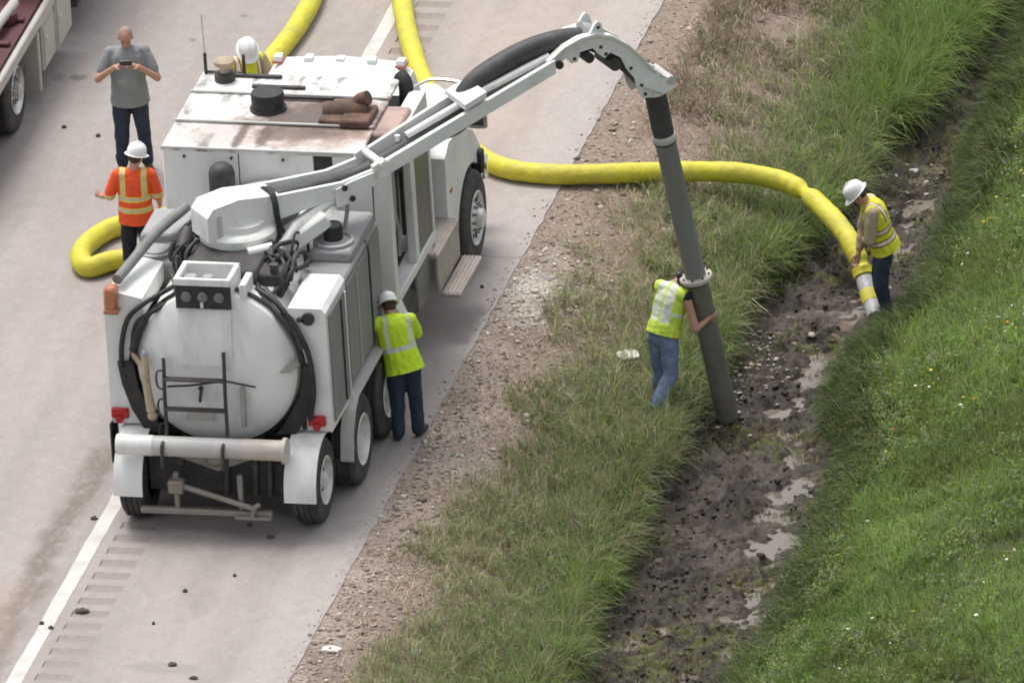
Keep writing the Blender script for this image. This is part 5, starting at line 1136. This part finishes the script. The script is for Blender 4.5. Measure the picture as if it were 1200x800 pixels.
# far strip of dead brush by the bare earth
x, y, a, tone, hs_t, a0 = tufts(3200, 12, .10, lambda x, y: np.clip((fbm(x, y, 1.1, 3, 6)-.45)*5, 0, 1)*(U(x, y) > .2)*(U(x, y) < .8), 3.6, 6.0, 6.3, 15)
n = len(x); blades_object('dead_brush', 'blade', x, y, rng.uniform(.08, .3, n)*hs_t, a, rng.uniform(.4, 1.4, n), rng.uniform(.005, .012, n), pick(n, [BROWN, BROWN*.6, STRAW*.8, GRN*.7], [.4, .25, .2, .15])*tone[:, None], label='brown dead brush beside the bare earth', cat='brush')

# stones
ico = bmesh.new(); bmesh.ops.create_icosphere(ico, subdivisions=1, radius=1); IV = np.array([v.co[:] for v in ico.verts]); IF = np.array([[v.index for v in f.verts] for f in ico.faces]); ico.free()
def stones(name, x, y, size, colr, material, flat=.6, sink=.3, z=None, label=None, cat=None):
    n = len(x); z = height(x, y) if z is None else z; nv = len(IV)
    sc = size[:, None, None]*rng.uniform(.55, 1.5, (n, 1, 3))*np.array([1, 1, flat]); j = rng.uniform(.6, 1.25, (n, nv, 1)); a = rng.uniform(0, 6.28, n); ca, sa = np.cos(a)[:, None], np.sin(a)[:, None]
    p = IV[None]*sc*j; q = np.stack([p[..., 0]*ca-p[..., 1]*sa, p[..., 0]*sa+p[..., 1]*ca, p[..., 2]], -1)
    q += np.stack([x, y, z+size*flat*(1-2*sink)], -1)[:, None]
    me = bpy.data.meshes.new(name); me.vertices.add(n*nv); me.vertices.foreach_set('co', q.astype(np.float32).ravel())
    Fx = (IF[None]+np.arange(n)[:, None, None]*nv).reshape(-1, 3); me.loops.add(Fx.size); me.loops.foreach_set('vertex_index', Fx.astype(np.int32).ravel())
    me.polygons.add(len(Fx)); me.polygons.foreach_set('loop_start', np.arange(0, Fx.size, 3, dtype=np.int32)); me.update(calc_edges=True)
    setcol(me, 'tint', np.repeat(colr, nv, 0)); me.materials.append(MATS[material]); o = bpy.data.objects.new(name, me); link(o, None, (0, 0, 0)); tag(o, label, cat, kind='stuff'); return o
m, N, L, b = newmat('stone'); a = N.new('ShaderNodeAttribute'); a.attribute_name = 'tint'; L.new(a.outputs['Color'], b.inputs['Base Color']); b.inputs['Roughness'].default_value = .9
m, N, L, b = newmat('wet_clod'); a = N.new('ShaderNodeAttribute'); a.attribute_name = 'tint'; L.new(a.outputs['Color'], b.inputs['Base Color']); b.inputs['Roughness'].default_value = .75; b.inputs['Specular IOR Level'].default_value = .3
x = ROADX+.03+np.abs(rng.normal(0, .85, 19000)); y = rng.uniform(-10.5, 14.5, 19000); px_ = np.exp(-(((x-3.55)/.42)**2+((y-2.0)/1.1)**2))
k = inview(x, y, height(x, y)) & (rng.random(19000) < np.clip(.55+px_+(y < 2.6)*.2-(y > 3)*.3, 0, 1)); x, y, px_ = x[k], y[k], px_[k]; n = len(x)
c = pick(n, [np.array([.29, .24, .20]), np.array([.42, .36, .305]), np.array([.21, .165, .135]), np.array([.55, .50, .43])], [.44, .26, .22, .08]); c = np.where((rng.random(n) < px_*.8)[:, None], pick(n, [np.array([.56, .52, .46])], [1.]), c)
stones('gravel', x, y, rng.gamma(2.0, .0048, n)+.003, c, 'stone', label='loose gravel along the edge of the concrete', cat='gravel')
x = ROADX-np.abs(rng.normal(0, .07, 900))+.04; y = rng.uniform(-10, 14, 900); k = inview(x, y, x*0); x, y = x[k], y[k]; n = len(x)
stones('edge_grit', x, y, rng.gamma(1.6, .0035, n)+.002, pick(n, [np.array([.27, .235, .205]), np.array([.4, .36, .32]), np.array([.15, .13, .115])], [.5, .25, .25]), 'stone', z=np.where(x < ROADX, 0., height(x, y)), label='grit and small pebbles spilled onto the concrete edge', cat='grit')
x, y = scatter(9000, 5.2, 7.9, -10, 13); k = (zones(x, y)[2] > .3) & inview(x, y, height(x, y)) & (fbm(x, y, 2.2, 2, 0) > .42); x, y = x[k], y[k]; n = len(x)
stones('mud_clods', x, y, np.minimum(rng.gamma(1.6, .010, n)+.004, .042), pick(n, [np.array([.036, .027, .021]), np.array([.06, .046, .036]), np.array([.10, .08, .066])], [.55, .33, .12]), 'wet_clod', .5, .55, label='wet dark mud clods in the bed of the ditch', cat='mud')
pc = [on_ground(885, 425), on_ground(862, 470), on_ground(905, 410), on_ground(1090, 215)]
x = np.concatenate([rng.normal(p.x, .26, 150) for p in pc]); y = np.concatenate([rng.normal(p.y, .45, 150) for p in pc]); n = len(x)
stones('pale_rubble', x, y, rng.gamma(1.6, .007, n)+.004, pick(n, [np.array([.46, .42, .36]), np.array([.30, .26, .22])], [.5, .5]), 'stone', .4, .45, label='pale broken rubble in the ditch behind the suction pipe', cat='rubble')
# wildflowers
x, y = scatter(1500, 7.3, 11.5, -10, 8); k = (fbm(x, y, .7, 3, 4) > .50) & (x > mud_right(y)+.3) & inview(x, y, height(x, y)); x, y = x[k][:230], y[k][:230]; n = len(x)
stones('wildflowers', x, y, rng.uniform(.012, .024, n), pick(n, [np.array([.7, .7, .62]), np.array([.55, .3, .03]), np.array([.6, .5, .05])], [.55, .2, .25]), 'stone', .5, z=height(x, y)+rng.uniform(.12, .24, n), label='tiny white and orange wildflowers in the far bank', cat='flowers')

# single pieces of litter and dirt
def lump(name, px, py, sx, sy, sz, material, label, cat, group=None, seed=0):
    r_ = random.Random(seed+int(px)); p = at(px, py, z=0) if at(px, py, z=0).x < ROADX else on_ground(px, py)
    z = 0 if p.x < ROADX else hz(p.x, p.y); mb = MB(); mb.ell((p.x, p.y, z+sz*.55), (sx, sy, sz), None, 9, 6)
    mb.v = [(v[0]+r_.uniform(-.25, .25)*sx, v[1]+r_.uniform(-.25, .25)*sy, max(v[2]+r_.uniform(-.2, .25)*sz, z-.004)) for v in mb.v]
    o = obj(name, mb, material, None, (p.x, p.y, z), smooth=60); return tag(o, label, cat, group)
for (px, py, a_, b_) in ((96, 716, .085, .05), (202, 779, .06, .04), (227, 795, .05, .03), (217, 693, .03, .03), (317, 630, .04, .03), (292, 616, .03, .03), (110, 608, .045, .03), (60, 736, .03, .03), (49, 731, .03, .03), (275, 675, .02, .02), (180, 731, .02, .02), (535, 345, .025, .025), (565, 337, .025, .02), (75, 150, .03, .02), (115, 160, .03, .02)):
    lab, grp = (('largest dark dirt clod lying on the rumble strip', None) if px == 96 else ('tiny dark dirt clod on the painted lane line', 'clods on the lane line') if px in (60, 49) else
                ('dark crumb of dirt beside the cab steps', 'crumbs by the cab steps') if px in (535, 565) else ('dark crumb of dirt on the lane beside the service truck', 'crumbs by the service truck') if px in (75, 115) else
                ('dark dirt clod just behind the trailing wheels', 'clods behind the trailing wheels') if px in (317, 292) else ('dark dirt clod left of the lane line beside the trailing wheel', None) if px == 110 else
                ('dark dirt clod on the bare shoulder behind the truck', 'clods on the shoulder'))
    lump('dirt_clod', px, py, a_, b_, .022, 'dark_lump', lab, 'clod', grp)
lump('crumpled_paper', 387, 762, .13, .09, .03, 'litter_white', 'white crumpled paper on the gravel beside the concrete edge', 'litter')
lump('paper_scrap', 487, 766, .07, .07, .03, 'litter_white', 'small white paper scrap among the roadside grass', 'litter')
p = on_ground(735, 421); z = hz(p.x, p.y)+.05
o = obj('torn_sheet', MB().add([(p.x-.17, p.y+.03, z), (p.x-.02, p.y-.10, z-.01), (p.x+.15, p.y-.02, z+.0), (p.x+.10, p.y+.10, z+.02), (p.x-.05, p.y+.08, z+.035), (p.x-.17, p.y+.03, z+.004), (p.x-.02, p.y-.10, z-.006), (p.x+.15, p.y-.02, z+.004), (p.x+.10, p.y+.10, z+.024), (p.x-.05, p.y+.08, z+.039)], [(0, 1, 4), (1, 2, 4), (2, 3, 4), (9, 6, 5), (9, 7, 6), (9, 8, 7)]), 'litter_white', None, (p.x, p.y, z), smooth=0)
tag(o, 'pale torn sheet caught in the grass near the suction pipe worker', 'litter')
